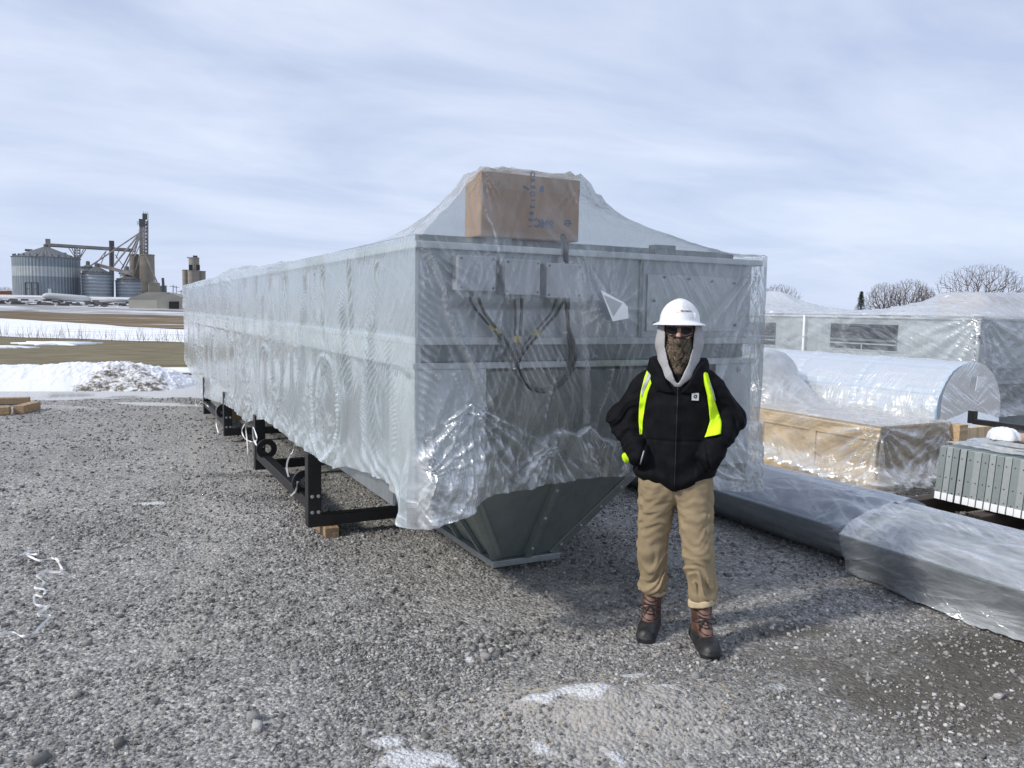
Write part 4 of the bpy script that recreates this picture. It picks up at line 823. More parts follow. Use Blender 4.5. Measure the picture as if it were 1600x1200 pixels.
bolts('bolt',[(bx0-.014,by0+.05,z) for z in np.linspace(bzs+.05,bzt-.08,7)],(-1,0,0),.012,h2,simple('dark_bolt',(.1,.1,.1),.5))
bolts('bolt',[(x,by0-.002,bzt-.12) for x in np.linspace(bx0+.2,bx1-.2,7)],(0,-1,0),.010,h2,simple('dark_bolt',(.1,.1,.1),.5))
for (xa,ya,xb,yb) in ((1299,505,1401,549),(1168,503,1211,539)):
    p=atx(xa,ya,bx0-.002); q=atx(xb,yb,bx0-.002); z1=p[2]; z0=q[2]; yA,yB=p[1],q[1]
    b=MB(); b.box((bx0-.012,min(yA,yB),z0),(bx0-.001,max(yA,yB),z1)); w=b.build('window',simple('dark_glass',(.015,.02,.028),.2,0,.3,3),h2)
    b=MB(); zm=z0+(z1-z0)*.20; b.box((bx0-.018,min(yA,yB),zm),(bx0-.0121,max(yA,yB),zm+.02)); b.box((bx0-.018,(yA+yB)/2-.012,z0),(bx0-.0121,(yA+yB)/2+.012,zm-.001))
    b.box((bx0-.016,min(yA,yB)-.02,z0-.02),(bx0-.0121,max(yA,yB)+.02,z0-.001)); b.build('frame',GALV_L,w)
    b=MB(); b.box((bx0-.0165,min(yA,yB),z0+(z1-z0)*.33),(bx0-.0125,max(yA,yB),z0+(z1-z0)*.42)); b.build('inner_shelf',simple('shelf_grey',(.2,.22,.24),.5),w)
p=aty(1552,525,by0); b=MB(); b.box((p[0],by0-.01,bzs+.1),(p[0]+.7,by0-.001,bzs+.28)); b.build('access_panel',GALV_L,h2)
cb=thing('cardboard_box',(11.2,7.1,bzt),'blurred brown carton under film on roof of the far right housing','cardboard box')
b=MB(); b.box((10.95,7.0,bzt+.02),(12.1,7.7,bzt+.30)); b.build('carton',simple('carton_far',(.5,.36,.27),.8),cb)
w2=thing('plastic_wrap',(bx0,by0,bzt),'clear film stretched over the far right housing, humped on its roof','plastic wrap')
wrap_box(w2,bx0-.04,bx1+.04,by0-.04,by1,.5,bzt+.02,FILM_R,300,.035,obs=[lambda A,B:bzt+.34*((A>10.95)&(A<12.1)&(B>7.0)&(B<7.7)),lambda A,B:bzt+.42*np.exp(-(((A-11.3)/.5)**2+((B-11.3)/.7)**2))],rough=.03,mtop=FILM_H)
p=atx(1257,492,bx0-.06); q=atx(1254,551,bx0-.06)
b=MB(); b.slab([p+np.array([0,-.02,0]),p+np.array([0,.02,0]),q+np.array([0,.02,0]),q+np.array([0,-.02,0])],(-.004,0,0)); tag(b.build('strap',WHITE),'white strap tied vertically down the side of the far right housing','strap')
# timber crate with film
cx0,cx1,cy0,cy1,czt=6.93,7.95,5.42,10.5,.675
cr=thing('timber_crate',(7.4,6,0),'long pale timber crate under loose film between two wrapped ducts','timber crate')
b=MB(); b.box((cx0+.02,cy0+.02,.04),(cx1-.02,cy1,czt-.021)); b.build('side_board',WOOD_E,cr)
b=MB(); b.box((cx0-.003,cy0-.02,czt-.15),(cx0+.019,cy1,czt)); b.box((cx0-.003,cy0-.02,.02),(cx0+.019,cy1,.13)); b.build('side_rail',simple('pine_rail',(.66,.48,.28),.75,0,.2,3,.3,12,(14,1.2,14),.2,(.85,.67,.44)),cr,.003)
b=MB(); b.box((cx0+.02,cy0-.02,czt-.15),(cx1,cy0-.001,czt)); b.box((cx0+.02,cy0-.02,.02),(cx1,cy0-.001,.13)); b.build('end_rail',WOOD,cr,.003)
for x in (cx0+.02,cx1-.24,cx1-.09):
    b=MB(); b.box((x,cy0-.018,.131),(x+.09,cy0-.002,czt-.151)); b.build('end_cleat',WOOD,cr,.002)
for y in np.arange(cy0+.02,cy1,.78):
    b=MB(); b.box((cx0-.001,y,.131),(cx0+.019,y+.09,czt-.151)); b.build('side_cleat',WOOD_E,cr,.002)
b=MB(); b.box((cx0+.02,cy0-.01,czt-.02),(cx1,cy1,czt+.0)); b.build('lid_board',WOOD,cr)
dc_=atx(1262,556,7.42); dl_=atx(1214,632,6.98); DY=7.35
rd=thing('round_duct',(7.42,8.5,.9),'pale round duct lying on top of the timber crate under film','round duct')
RD=.44; zc2=czt+.20
b=MB(); b.lathe((7.42,0,zc2),[(0.001,DY),(RD,DY),(RD,DY+.04),(RD-.02,DY+.04),(RD-.02,cy1)],48,1)
b.v=[(x,y,max(z,czt+.003)) for x,y,z in b.v]; b.build('duct_shell',GALV_L,rd,smooth=False)
w3=thing('plastic_wrap',(cx0,cy0,czt),'loose clear film over the timber crate, sloping down from the round duct','plastic wrap')
def od(A,B):
    q=np.clip((RD+.02)**2-(A-7.42)**2,0,None); return np.where((B>DY)&(q>0),zc2+np.sqrt(q),0)
wrap_box(w3,cx0-.04,cx1+.02,cy0-.05,cy1,.10,czt+.015,FILM_C,330,.022,obs=[od],rough=.022,hem=.10,flare=.16,mtop=film('film_drape',.32))
# wrapped round duct on the right
rc=np.array([8.42,0,.79]); RY=5.5; RR_=.49
d3=thing('round_duct',(8.42,7,.3),'long ribbed round duct wrapped in milky film right of the timber crate','round duct')
b=MB(); b.lathe(rc,[(0.001,RY),(RR_-.02,RY),(RR_-.02,RY+7)],64,1); b.build('duct_shell',simple('white_duct',(.52,.54,.56),.5,0,.08,3),d3,smooth=False)
BL=simple('pale_blue_rib',(.42,.55,.68),.4,0,.15,10)
for y in (RY+.0,RY+1.05,RY+2.0,RY+3.0,RY+4.2):
    b=MB(); b.lathe(rc,[(RR_-.019,y),(RR_+.006,y),(RR_+.006,y+.045),(RR_-.019,y+.045)],64,1); b.build('rib_ring',BL,d3,smooth=False)
for an in (1.95,2.75,1.1):
    c_,s_=math.cos(an),math.sin(an); n_=np.array([c_,0,s_]); a=rc+n_*(RR_-.005); b=MB(); b.bar(a+np.array([0,RY+.05,0]),a+np.array([0,RY+7,0]),.035,.02,upv=n_); b.build('rib_strip',BL,d3)
def cyl_film():
    root=thing('plastic_wrap',(8.42,RY,.8),'milky film wrapped tightly round the long ribbed duct','plastic wrap')
    y=np.arange(RY-.03,RY+7,.03); th=np.linspace(-.5,math.pi+.9,150); Y,T=np.meshgrid(y,th,indexing='ij')
    S=T*.5; r=RR_+.02+.012*(fbm(Y*2,S*3,o=3,s=350)-.3)+.012*ridged(Y*2.2+S,S*7,0,3,351)
    mk=.12+.5*ridged(Y*2.2+S,S*7,0,3,351)**2
    for yy in (RY,RY+1.05,RY+2.0,RY+3.0):
        e=np.exp(-((Y-yy)/.07)**2); wv=np.sin(T*38); r+=.005*e*wv; mk+=.4*e*np.maximum(wv,0)
    lo=ss(2.6,3.6,T); r+=lo*(.06+.10*ridged(Y*4,S*6,0,3,352)); mk+=lo*.5
    X=rc[0]+r*np.cos(T); Z=np.maximum(rc[2]+r*np.sin(T),.03)
    mesh_np('shell_sheet',np.stack([X,Y,Z],-1),grid_faces(*X.shape),film('film_duct',.32,cr=.5,gl=.7,rough=.2,ang=(70,100,85)),root,attrs={'milk':np.clip(mk,0,1.3)})
    # end sheet with radial folds
    rr=np.linspace(0,1,50); th=np.linspace(0,2*math.pi,180,endpoint=False); A,T=np.meshgrid(rr,th,indexing='ij')
    rad_=A*(RR_+.03); Xq=A*np.cos(T); Zq=A*np.sin(T); D=.03*fbm(Xq*1.5,Zq*1.5,o=2,s=354)+.0015*A*np.sin(T*17+3*A+4*vnoise(T*2,A*3,0,355)); mk=.15+.10*A
    X=rc[0]+rad_*np.cos(T); Z=np.maximum(rc[2]+rad_*np.sin(T),.02); fl=ss(-.2,-1.,np.sin(T))*A; Yv=RY-.04-D-fl*.25
    mesh_np('end_sheet',np.stack([X,Yv,Z],-1),grid_faces(50,180,True),film('film_end',.34,cr=.4),root,attrs={'milk':np.clip(mk,0,1),'fs':X,'ft':Z})
    e=[aty(x,y,RY-.10) for x,y in ((1528,588),(1541,589),(1540,593),(1524,611))]
    b=MB(); b.slab(e,(0,.003,0)); tag(b.build('document_pouch',PAPER),'small white paper tag stuck on the film of the duct end','document pouch')
cyl_film()
# lumber and dark beams round the panel stack
b=MB(); b.box((8.0,5.28,.0),(8.14,5.40,.66)); tag(b.build('timber_post',WOOD,None,.004),'short pale timber post upright at the end of the crate','timber post')
b=MB(); b.box((8.16,5.33,.0),(9.0,5.42,.62)); b.box((8.16,5.30,.5),(9.0,5.329,.62)); tag(b.build('timber_crate',WOOD_E,None,.004),'low plywood crate end standing under the film of the round duct','timber crate')
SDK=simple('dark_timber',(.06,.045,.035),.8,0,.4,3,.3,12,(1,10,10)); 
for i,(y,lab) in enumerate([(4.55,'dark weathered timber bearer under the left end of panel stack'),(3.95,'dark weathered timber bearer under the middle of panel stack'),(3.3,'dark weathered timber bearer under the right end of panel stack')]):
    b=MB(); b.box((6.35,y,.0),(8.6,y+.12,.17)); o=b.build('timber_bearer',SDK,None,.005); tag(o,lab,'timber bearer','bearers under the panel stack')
b=MB(); b.bar((5.9,5.6,.03),(6.2,3.2,.03),.2,.06); tag(b.build('timber_plank',simple('mud_plank',(.16,.11,.075),.9,0,.4,4),None,.004),'muddy plank lying flat between the wrapped trough and the panel stack','plank')
ordn='first second third fourth fifth sixth seventh eighth ninth tenth eleventh twelfth thirteenth fourteenth fifteenth sixteenth'.split()
HOLE=simple('hole_black',(.01,.01,.01),.8); PZ=[galv('panel_zinc',(.40,.45,.44),.6,.42),galv('panel_zinc_pale',(.50,.54,.53),.55,.45)]
for i in range(16):
    y=4.50-i*.0635; zb_,zt_=.19,.655; g_=.010 if i in(1,2,3,7,13) else .004
    t_=thing('steel_plank',(6.52,y,zb_),f'{ordn[i]} upright galvanised steel plank from the left end of the stack','steel plank','upright galvanised planks stacked beside the crate')
    x0_=6.52+.004*math.sin(i*2.1); sh=.045
    def PT(x,yy,z): return (x+sh*(z-zb_)/.46+.0,yy,z)
    b=MB(); y0_,y1_=y-.0635+g_,y
    b.add([PT(x0_,y0_,zb_),PT(x0_+1.6,y0_,zb_),PT(x0_+1.6,y1_,zb_),PT(x0_,y1_,zb_),PT(x0_,y0_,zt_),PT(x0_+1.6,y0_,zt_),PT(x0_+1.6,y1_,zt_),PT(x0_,y1_,zt_)],[(0,3,2,1),(4,5,6,7),(0,1,5,4),(1,2,6,5),(2,3,7,6),(3,0,4,7)])
    b.build('panel_body',PZ[i%2],t_,.002)
    b=MB(); xx=x0_-.002; b.slab([PT(xx,y0_+.003,zb_+.002),PT(xx,y1_-.003,zb_+.002),PT(xx,y1_-.003,zb_+.065),PT(xx,y0_+.003,zb_+.065)],(-.001,0,0)); b.build('label',PAPER,t_)
    for zz in (.075+.01*(i%2),.20,.385):
        c_=np.array(PT(x0_-.001,(y0_+y1_)/2+.008*math.sin(i+zz*30),zb_+zz)); b=MB(); b.tube([c_,c_+np.array([-.002,0,0])],.0055,8); b.build('bolt_hole',HOLE,t_)
def bracket(z,y0_,dx,lab):
    b=MB(); P_=[(6.75+dx,y0_,z),(6.72+dx,y0_-.30,z),(6.85+dx,y0_-.42,z),(6.82+dx,y0_-.75,z)]
    for p,q in zip(P_,P_[1:]): b.bar(p,q,.012,.035); 
    Q=[(p[0]+.10,p[1],z+.0) for p in P_]
    for i in range(3): b.slab([P_[i],P_[i+1],Q[i+1],Q[i]],(0,0,.004))
    tag(b.build('steel_bracket',GALV_L,None,.001),lab,'bracket','bent brackets lying on the panel stack')
bracket(.69,4.25,0,'lower bent steel bracket lying on the panel stack'); bracket(.735,4.22,.02,'upper bent steel bracket lying on the panel stack beneath the white bag'); bracket(.69,3.55,-.06,'near bent steel bracket at right edge of the panel stack')
p=atd(1532,648,math.hypot(6.85,4.15)); b=MB(); b.slab([(6.74,3.82,.775),(6.84,3.82,.775),(6.84,3.90,.84),(6.78,3.92,.84)],(0,-.004,0)); b.bar((6.76,3.95,.70),(6.80,3.6,.70),.09,.004); tag(b.build('steel_bracket',GALV_L),'flat galvanised plate tilted on the panel stack right of the white bag','bracket')
b=MB(); b.bar((7.4,4.75,.80),(7.5,3.0,.80),.05,.05); b.box((7.375,4.73,.78),(7.425,4.8,.90)); tag(b.build('angle_bar',BLACK,None,.003),'black angle bar with punched end lying over the panel stack','angle bar')
b=MB(); b.tube([(7.1,4.2,.745),(7.2,3.5,.755)],[.05,.045],12); tag(b.build('timber_pole',simple('pinkish_wood',(.45,.28,.2),.7,0,.2,3,.2,12,(1,1,1)),None,smooth=True),'round wooden pole resting on the panels behind white bag','timber pole')
def bag():
    th=np.linspace(0,2*math.pi,40,endpoint=False); ph=np.linspace(0,1,14); P_,T=np.meshgrid(ph,th,indexing='ij'); r=np.cos(P_*math.pi/2)**.7*(1+.12*np.sin(T*5)+.15*(fbm(T*2,P_*3,0,2,400)-.5))
    c=np.array([6.84,4.12,.755]); X=c[0]+.10*r*np.cos(T); Y=c[1]+.13*r*np.sin(T); Z=c[2]+.10*np.sin(P_*math.pi/2)+.01*ridged(T*3,P_*4,0,2,401)
    tag(mesh_np('plastic_bag',np.stack([X,Y,Z],-1),grid_faces(14,40,True),simple('white_bag',(.75,.77,.78),.4)),'crumpled white plastic bag on top of panel stack','plastic bag')
bag()
# film over the panels
yy=np.linspace(4.5,3.5,60); xx=np.linspace(6.6,8.1,50); A,B=np.meshgrid(xx,yy,indexing='ij'); tag(mesh_np('plastic_sheet',np.stack([A,B,.675+.03*ridged(A*4,B*5,0,3,410)],-1),grid_faces(50,60),FILM_H,attrs={'milk':.3*np.ones(A.shape)}),'grey film sheet lying flat over the top of the panel stack','plastic sheet')
# half-round troughs on the ground
TGM=galv('trough_zinc',(.30,.33,.36),.55,.4)
def trough(cx,r,y0,y1,lab,wl,s,crum,mt,mtop,flare,phi=.17):
    def rl(X,Z): dx=X-cx; dz=Z-r; return cx+dx*math.cos(phi)-dz*math.sin(phi), r+dx*math.sin(phi)+dz*math.cos(phi)
    t_=thing('metal_trough',(cx,(y0+y1)/2,0),lab,'metal trough','half round metal troughs lying on the gravel')
    b=MB(); n=36; V=[]; 
    for y in (y0,y1):
        for rr in (r,r-.008):
            for i in range(n+1): a=math.pi+math.pi*i/n; V.append((cx+rr*math.cos(a),y,r+rr*math.sin(a)))
    k=n+1; V=[(lambda q:(q[0],v[1],q[1]))(rl(v[0],v[2])) for v in V]; b.add(V,[(i,i+1,2*k+i+1,2*k+i) for i in range(n)]+[(k+i+1,k+i,3*k+i,3*k+i+1) for i in range(n)]+[(i,k+i,k+i+1,i+1) for i in range(n)]); b.build('trough_shell',TGM,t_,smooth=False)
    for sx_ in (-1,1):
        b=MB(); q1=rl(cx+sx_*r-.02,r+.004); q2=rl(cx+sx_*r+.02,r+.004); b.slab([(q1[0],y0,q1[1]),(q2[0],y0,q2[1]),(q2[0],y1,q2[1]),(q1[0],y1,q1[1])],(0,0,.01)); b.build('rim_flange',GALV,t_)
    b=MB(); V=[(cx,y1,r)]+[(cx+r*.99*math.cos(math.pi+math.pi*i/n),y1,r+r*.99*math.sin(math.pi+math.pi*i/n)) for i in range(n+1)]; V=[(lambda q:(q[0],v[1],q[1]))(rl(v[0],v[2])) for v in V]; b.slab(V[1:],(0,.01,0)); b.build('end_plate',GALV,t_)
    w=thing('plastic_wrap',(cx,y0,r),wl,'plastic wrap')
    y=np.arange(y0-.10,y1,.015 if crum else .02); th=np.linspace(math.pi*.98,2*math.pi*1.01,110); Y,T=np.meshgrid(y,th,indexing='ij')
    S=T*r; D=.015+.010*ridged(Y*1.2+S*.6,S*6,0,3,s)+(.014*crump(Y*1.2,S*1.5,s+1) if crum else 0); mk=.5*ridged(Y*1.2+S*.6,S*6,0,3,s)**3+(.4*ridged(Y*4,S*5,0,3,s+1)**2 if crum else 0)
    e=np.exp(-((Y-y0)/.18)**2); D=D*(1-.2*e)+e*(.03*ridged(T*4,Y*6,0,3,s+2)-.06*ss(.0,-.1,Y-y0)); mk+=e*.5
    near=ss(4.75,4.3,T)*ss(3.55,4.05,T)*flare; D+=near*(.10+(.10+.22*crump(Y*.45,S*.6,s+3,4))*ss(3.5,2.9,Y)); mk+=near*.5
    X=cx+(r+D)*np.cos(T); Z=r+(r+D)*np.sin(T); X,Z=rl(X,Z); Z=np.maximum(Z,gheight(X,Y)+.012+.02*ridged(X*9,Y*5,0,2,s+4)*(Z<.05))
    mesh_np('outer_sheet',np.stack([X,Y,Z],-1),grid_faces(*X.shape)[:,::-1],mt,w,attrs={'milk':np.clip(mk,0,1.4)})
    u=-np.cos(np.linspace(0,math.pi,90)); Y,U=np.meshgrid(y,u,indexing='ij'); sag=np.sqrt(np.clip(1-U**2,0,1))*(.12 if not crum else .05)
    rg=ridged(Y*2+U,U*3.5,0,4,s+6); Zt=r+sag+(.010*rg*(1-U**4) if not crum else .055*(crump(Y*.25,U*.7,s+7,4,2.)+.6*fbm(Y*2,U*2,0,3,s+11))*(1-U**4)); mk=(.25*rg**2 if not crum else .05+.7*rg**2)
    e=np.exp(-((Y-y0)/.25)**2); Zt+=e*.012*np.sin(U*11+3*vnoise(U*3,Y*5,0,s+8)); mk=mk+.3*e
    X,Zt=rl(cx+(r+.02)*U,Zt); mesh_np('top_sheet',np.stack([X,Y,Zt],-1),grid_faces(*X.shape),mtop,w,attrs={'milk':np.clip(mk,0,1.4)})
    A=np.linspace(0,1,40); th=np.linspace(math.pi,2*math.pi,120); A,T=np.meshgrid(A,th,indexing='ij'); pk=np.array(rl(cx+r*.75,r+.06))
    rx=cx+(r+.02)*np.cos(T); rz=r+(r+.02)*np.sin(T); rx,rz=rl(rx,rz); X=pk[0]+(rx-pk[0])*A; Z=pk[1]+(rz-pk[1])*A; wv=np.sin(T*21+2*A); Yv=y0-.06-.07*np.sin(A*math.pi)*fbm(T*2,A*2,0,2,s+9)-.022*wv*A; mk=.2+.6*np.maximum(wv,0)**2
    mesh_np('end_sheet',np.stack([X,Yv,np.maximum(Z,.03)],-1),grid_faces(40,120),mt,w,attrs={'milk':mk,'fs':X,'ft':Z})
trough(4.93,.345,3.80,9.6,'long grey half round metal trough, wrapped, behind the person','taut clear film round the long half round trough',500,False,film('film_trough',.07,cr=.7,ang=(5,15,-10)),film('film_trough_top',.17,(.72,.78,.88),cr=.6),0)
trough(4.80,.355,.9,3.735,'nearer half round metal trough running out of frame at right','loose crumpled clear film round the nearer trough, trailing on the gravel',540,True,film('film_trough2',.08,bs=1.2,cr=1.1,ang=(12,30,-14)),film('film_loose_top',.16,bs=1.,cr=1.0,rough=.22,ang=(8,30,-12)),1.)
# timbers lying by the snow, left edge
for i,(a,c,w,lab) in enumerate([((-60,634),(47,631),.10,'long timber lying at left edge on the snowy gravel'),((29,647),(56,640),.13,'short timber offcut in front of the long timber at left edge'),((-60,650),(16,648),.12,'low timber nearest the camera at the left edge by the snow'),((-40,610),(10,609),.12,'weathered timber end against the snow pile at left edge')]):
    p=atz(*a,.0); q=atz(*c,.0); b=MB(); b.bar((p[0],p[1],.07),(q[0],q[1],.07),.16,w); tag(b.build('timber',WOOD_B,None,.006),lab,'timber','timbers on the snowy gravel at left')
# ------------------------------------------------------------------ grain elevator far left, about 350 m away
EL=350.
def ef(px,py,D=EL): return atd(px,py,D)
def ebase(px,D=EL): p=atd(px,470,D); return np.array([p[0],p[1],float(terr(p[0],p[1]))])
def epx(D=EL): return D/F*1.0   # metres per photo pixel at that distance
def corr(name,c,freq,vert=True,metal=.3,rough=.5,amp=.10):
    m,t,o=mat(name); b=N(t,'ShaderNodeBsdfPrincipled',Roughness=rough,Metallic=metal); tcn=N(t,'ShaderNodeTexCoord'); sp_=N(t,'ShaderNodeSeparateXYZ'); L(t,tcn.outputs['Object'],sp_.inputs[0])
    an=M(t,'ARCTAN2',sp_.outputs[1],sp_.outputs[0]); w=M(t,'SINE',M(t,'MULTIPLY',an,freq)) if vert else M(t,'SINE',M(t,'MULTIPLY',sp_.outputs[2],freq))
    n=N(t,'ShaderNodeTexNoise',Scale=.25,Detail=6,Roughness=.7); L(t,tcn.outputs['Object'],n.inputs['Vector'])
    cbv=N(t,'ShaderNodeCombineXYZ'); L(t,M(t,'MULTIPLY',an,30.),cbv.inputs[0]); L(t,M(t,'MULTIPLY',sp_.outputs[2],.06),cbv.inputs[2]); n2=N(t,'ShaderNodeTexNoise',Scale=1.2,Detail=4,Roughness=.7); L(t,cbv.outputs[0],n2.inputs['Vector'])
    k=M(t,'ADD',M(t,'MULTIPLY',n2.outputs['Fac'],.55),M(t,'ADD',M(t,'MULTIPLY',n.outputs['Fac'],.3),M(t,'MULTIPLY',w,amp)))
    L(t,ramp(t,k,[(.25,tuple(x*.55 for x in c)),(.65,tuple(x*1.25 for x in c))]),b.inputs['Base Color']); bp=N(t,'ShaderNodeBump',Strength=.5 if amp>.05 else .1,Distance=.2); L(t,w,bp.inputs['Height']); L(t,bp.outputs[0],b.inputs['Normal']); L(t,b.outputs[0],o.inputs[0]); return m
CBLUE=corr('corrugated_blue_grey',(.20,.235,.265),60); CBAND=corr('corrugated_pale_band',(.37,.40,.41),60); CGREY=corr('bin_grey',(.27,.30,.335),5.,False); CROOF=corr('bin_roof',(.16,.165,.165),40)
CONC=corr('silo_concrete',(.25,.225,.185),2.,False,0,.9,.02); CONC2=corr('silo_concrete_far',(.24,.22,.19),2.,False,0,.9,.02); LAT=simple('lattice_steel',(.22,.2,.19),.7,0,.4,.5); LATD=simple('lattice_dark',(.08,.075,.075),.7); RUST=simple('rusty_pipe',(.27,.25,.235),.7,0,.3,.4); CREAM=simple('cream_siding',(.50,.47,.37),.7,0,.06,.3); CRF=simple('cream_roof',(.34,.32,.27),.7,0,.1,.3); WTK=simple('white_tank',(.5,.51,.51),.5,0,.1,.3)
def gbin(px0,px1,ytopwall,ypeak,lab,D,mw,mr,peakx=None,band=None,doors=False,eaves=True,name='grain_bin'):
    a,b_=ebase(px0,D),ebase(px1,D); c=(a+b_)/2; c[2]=float(terr(c[0],c[1])); r=np.linalg.norm((b_-a)[:2])/2; k=(px0+px1)/2
    zw=ef(k,ytopwall,D)[2]-c[2]; zp=ef(k,ypeak,D)[2]-c[2]
    t_=thing(name,tuple(c),lab,'grain bin'); 
    if band:
        z1,z2=[ef(k,y,D)[2]-c[2] for y in band]; q=MB().lathe(c,[(r,0),(r,z2)],72); q.build('wall',mw,t_,smooth=True); q=MB().lathe(c,[(r+.02,z2),(r+.02,z1)],72); q.build('pale_band',CBAND,t_,smooth=True); q=MB().lathe(c,[(r,z1),(r,zw)],72); q.build('wall',mw,t_,smooth=True)
    else: MB().lathe(c,[(r,-1),(r,zw)],72).build('wall',mw,t_,smooth=True)
    MB().lathe(c,[(r+.3,zw-.15),(r+.3,zw),(r*.9,zw+(zp-zw)*.10),(r*.08,zp),(0.01,zp+.1)],72).build('roof',mr,t_,smooth=False)
    q=MB()
    for i in range(28):
        an=2*math.pi*i/28; q.box(c+np.array([(r-.6)*math.cos(an)-.25,(r-.6)*math.sin(an)-.25,zw]),c+np.array([(r-.6)*math.cos(an)+.25,(r-.6)*math.sin(an)+.25,zw+.9]))
    q.build('roof_vent',mr,t_)
    q=MB().lathe(c+np.array([0,0,zp]),[(.8,-.3),(.8,.9),(.01,1.2)],16); q.build('roof_cap',mr,t_)
    return t_,c,r,zw,zp
n_=np.array([-fw[0],-fw[1],0]); 
bt,bc,br,bzw,bzp=gbin(20,127.5,403,386,'huge corrugated grain bin with pale band, leftmost of the elevator site',345,CBLUE,CROOF,band=(418,433))
vd=-bc[:2]/np.linalg.norm(bc[:2]); sdv=np.array([-vd[1],vd[0]]); sdv=sdv if sdv@rt[:2]>0 else -sdv
def onbin(dx,z,out_=.1): 
    p=bc[:2]+sdv*dx+vd*math.sqrt(max(br**2-dx**2,0))+vd*out_; return np.array([p[0],p[1],bc[2]+z])
pm=345/F
q=MB(); x0_=(49-73.7)*pm; x1_=(63-73.7)*pm
for xx in (x0_,(x0_+x1_)/2,x1_): q.bar(onbin(xx,0),onbin(xx,4.6),.35)
q.bar(onbin(x0_,4.6),onbin(x1_,4.6),.35); q.bar(onbin(x0_,2.4),onbin(x1_,2.4),.2); q.build('door_frame',LATD,bt)
q=MB(); q.slab([onbin((74-73.7)*pm,0),onbin((78-73.7)*pm,0),onbin((78-73.7)*pm,2.6),onbin((74-73.7)*pm,2.6)],(vd[0]*.1,vd[1]*.1,0)); q.build('door',WTK,bt)
q=MB(); 
for (dx,dz) in ((-5.5,3.9),(5.4,3.2)): p=bc+np.array([sdv[0]*dx,sdv[1]*dx,bzw+dz-1.4]); q.bar(p-np.array([sdv[0],sdv[1],0])*1.2,p+np.array([sdv[0],sdv[1],0])*1.2,.8)
q.build('roof_hatch',CROOF,bt)
gbin(128,177.5,428,416,'grey grain bin just right of the huge banded bin',338,CGREY,CROOF)
gbin(181,222,439,428.5,'grey grain bin left of the concrete silos',338,CGREY,CROOF)
gbin(126,152,420,412,'grain bin mostly hidden behind the two grey bins',385,CGREY,CROOF)
gbin(188,212,428,420,'small grain bin peeking over the right grey bin roof',395,CGREY,CROOF)
# concrete silos
def silo(px0,px1,ytop,lab,D,mt,group=None):
    a,b_=ebase(px0,D),ebase(px1,D); c=(a+b_)/2; r=np.linalg.norm((b_-a)[:2])/2; z=ef((px0+px1)/2,ytop,D)[2]
    t_=thing('concrete_silo',tuple(c),lab,'silo',group); MB().lathe(np.array([c[0],c[1],0]),[(r,c[2]-2),(r,z)],48).build('wall',mt,t_,smooth=True); MB().lathe(np.array([c[0],c[1],0]),[(r+.15,z-.3),(r+.15,z+.2),(0.01,z+.25)],48).build('roof_slab',mt,t_); return t_,c,r,z
silo(203.5,221,398,'tall concrete silo, left one, beneath the elevator leg',356,CONC); _,sc_,sr_,sz_=silo(218.5,243,398.5,'tall concrete silo, right one, nearest to the shed',350,CONC)
silo(285.5,296,422,'left of the distant low silos beyond the wrapped housing',520,CONC2); silo(294,309,422.5,'middle distant low silo carrying the raised round tower',515,CONC2); silo(307.5,322,424,'right one of the distant low silos',522,CONC2)
t_,c_,r_,z_=silo(295.8,312.5,403,'raised round silo tower standing above the distant low silos',518,CONC2)
q=MB(); p=ef(305,401,518); q.box(p-np.array([1.2,1,1.2]),p+np.array([1.2,1,.6])); q.bar(ef(292,402.4,518),ef(305,402.4,518),.5); q.build('roof_hoist',LATD,t_)
q=MB(); 
for px in (298,309.5): p=ef(px,418,508); q.box(p-np.array([1,.4,1.6]),p+np.array([1,.4,1.6]))
q.build('window',DARK,t_)
# elevator leg tower
tw=thing('elevator_tower',tuple(ebase(224)),'slender lattice elevator leg tower rising above the concrete silos','elevator tower')
def lattice(px0,px1,y0,y1,D,name,n,par,mt=LAT,w=.22,dep=3.):
    q=MB(); P0=[ef(px0,y0,D),ef(px1,y0,D)]; P1=[ef(px0,y1,D),ef(px1,y1,D)]; dv=np.array([vd[0],vd[1],0])*-dep
    A=[P0[0],P0[1],P0[1]+dv,P0[0]+dv]; B=[P1[0],P1[1],P1[1]+dv,P1[0]+dv]
    for a,b_ in zip(A,B): q.bar(a,b_,w*1.5)
    for i in range(n):
        for k in range(4):
            a=A[k]+(B[k]-A[k])*i/n; b_=A[(k+1)%4]+(B[(k+1)%4]-A[(k+1)%4])*(i+1)/n; c=A[(k+1)%4]+(B[(k+1)%4]-A[(k+1)%4])*i/n
            q.bar(a,b_,w*.7); q.bar(a,c,w*.8); 
    return q.build(name,mt,par)
lattice(220,231,466,345,350,'lattice_mast',22,tw,LAT,.3)
q=MB(); q.bar(ef(222.5,466),ef(222.5,350),.8,.7); q.bar(ef(226,466),ef(226,348),.7,.7); q.build('leg_casing',RUST,tw)
q=MB(); q.box(ef(222,349)-np.array([1.1,1,1.2]),ef(223,349)+np.array([1.0,1,1.6])); q.box(ef(226,338)-np.array([.8,.9,1.2]),ef(226,338)+np.array([.9,.9,1.0])); q.bar(ef(225,347),ef(226.5,353),.8); q.build('head_house',LATD,tw)
q=MB()
for (a,y) in ((216,350),(217,363),(219,375)): 
    q.bar(ef(a,y),ef(231,y),.25,.2)
    for px in np.linspace(a,231,7): q.bar(ef(px,y),ef(px,y-3.6),.12)
    q.bar(ef(a,y-3.6),ef(231,y-3.6),.14)
for px,y0_,y1_ in ((224,336,330),(227,336,331),(230,345,331),(231.5,345,333),(214.5,352,345),(220,352,343)): q.bar(ef(px,y0_),ef(px,y1_),.16)
q.build('platform',LAT,tw)
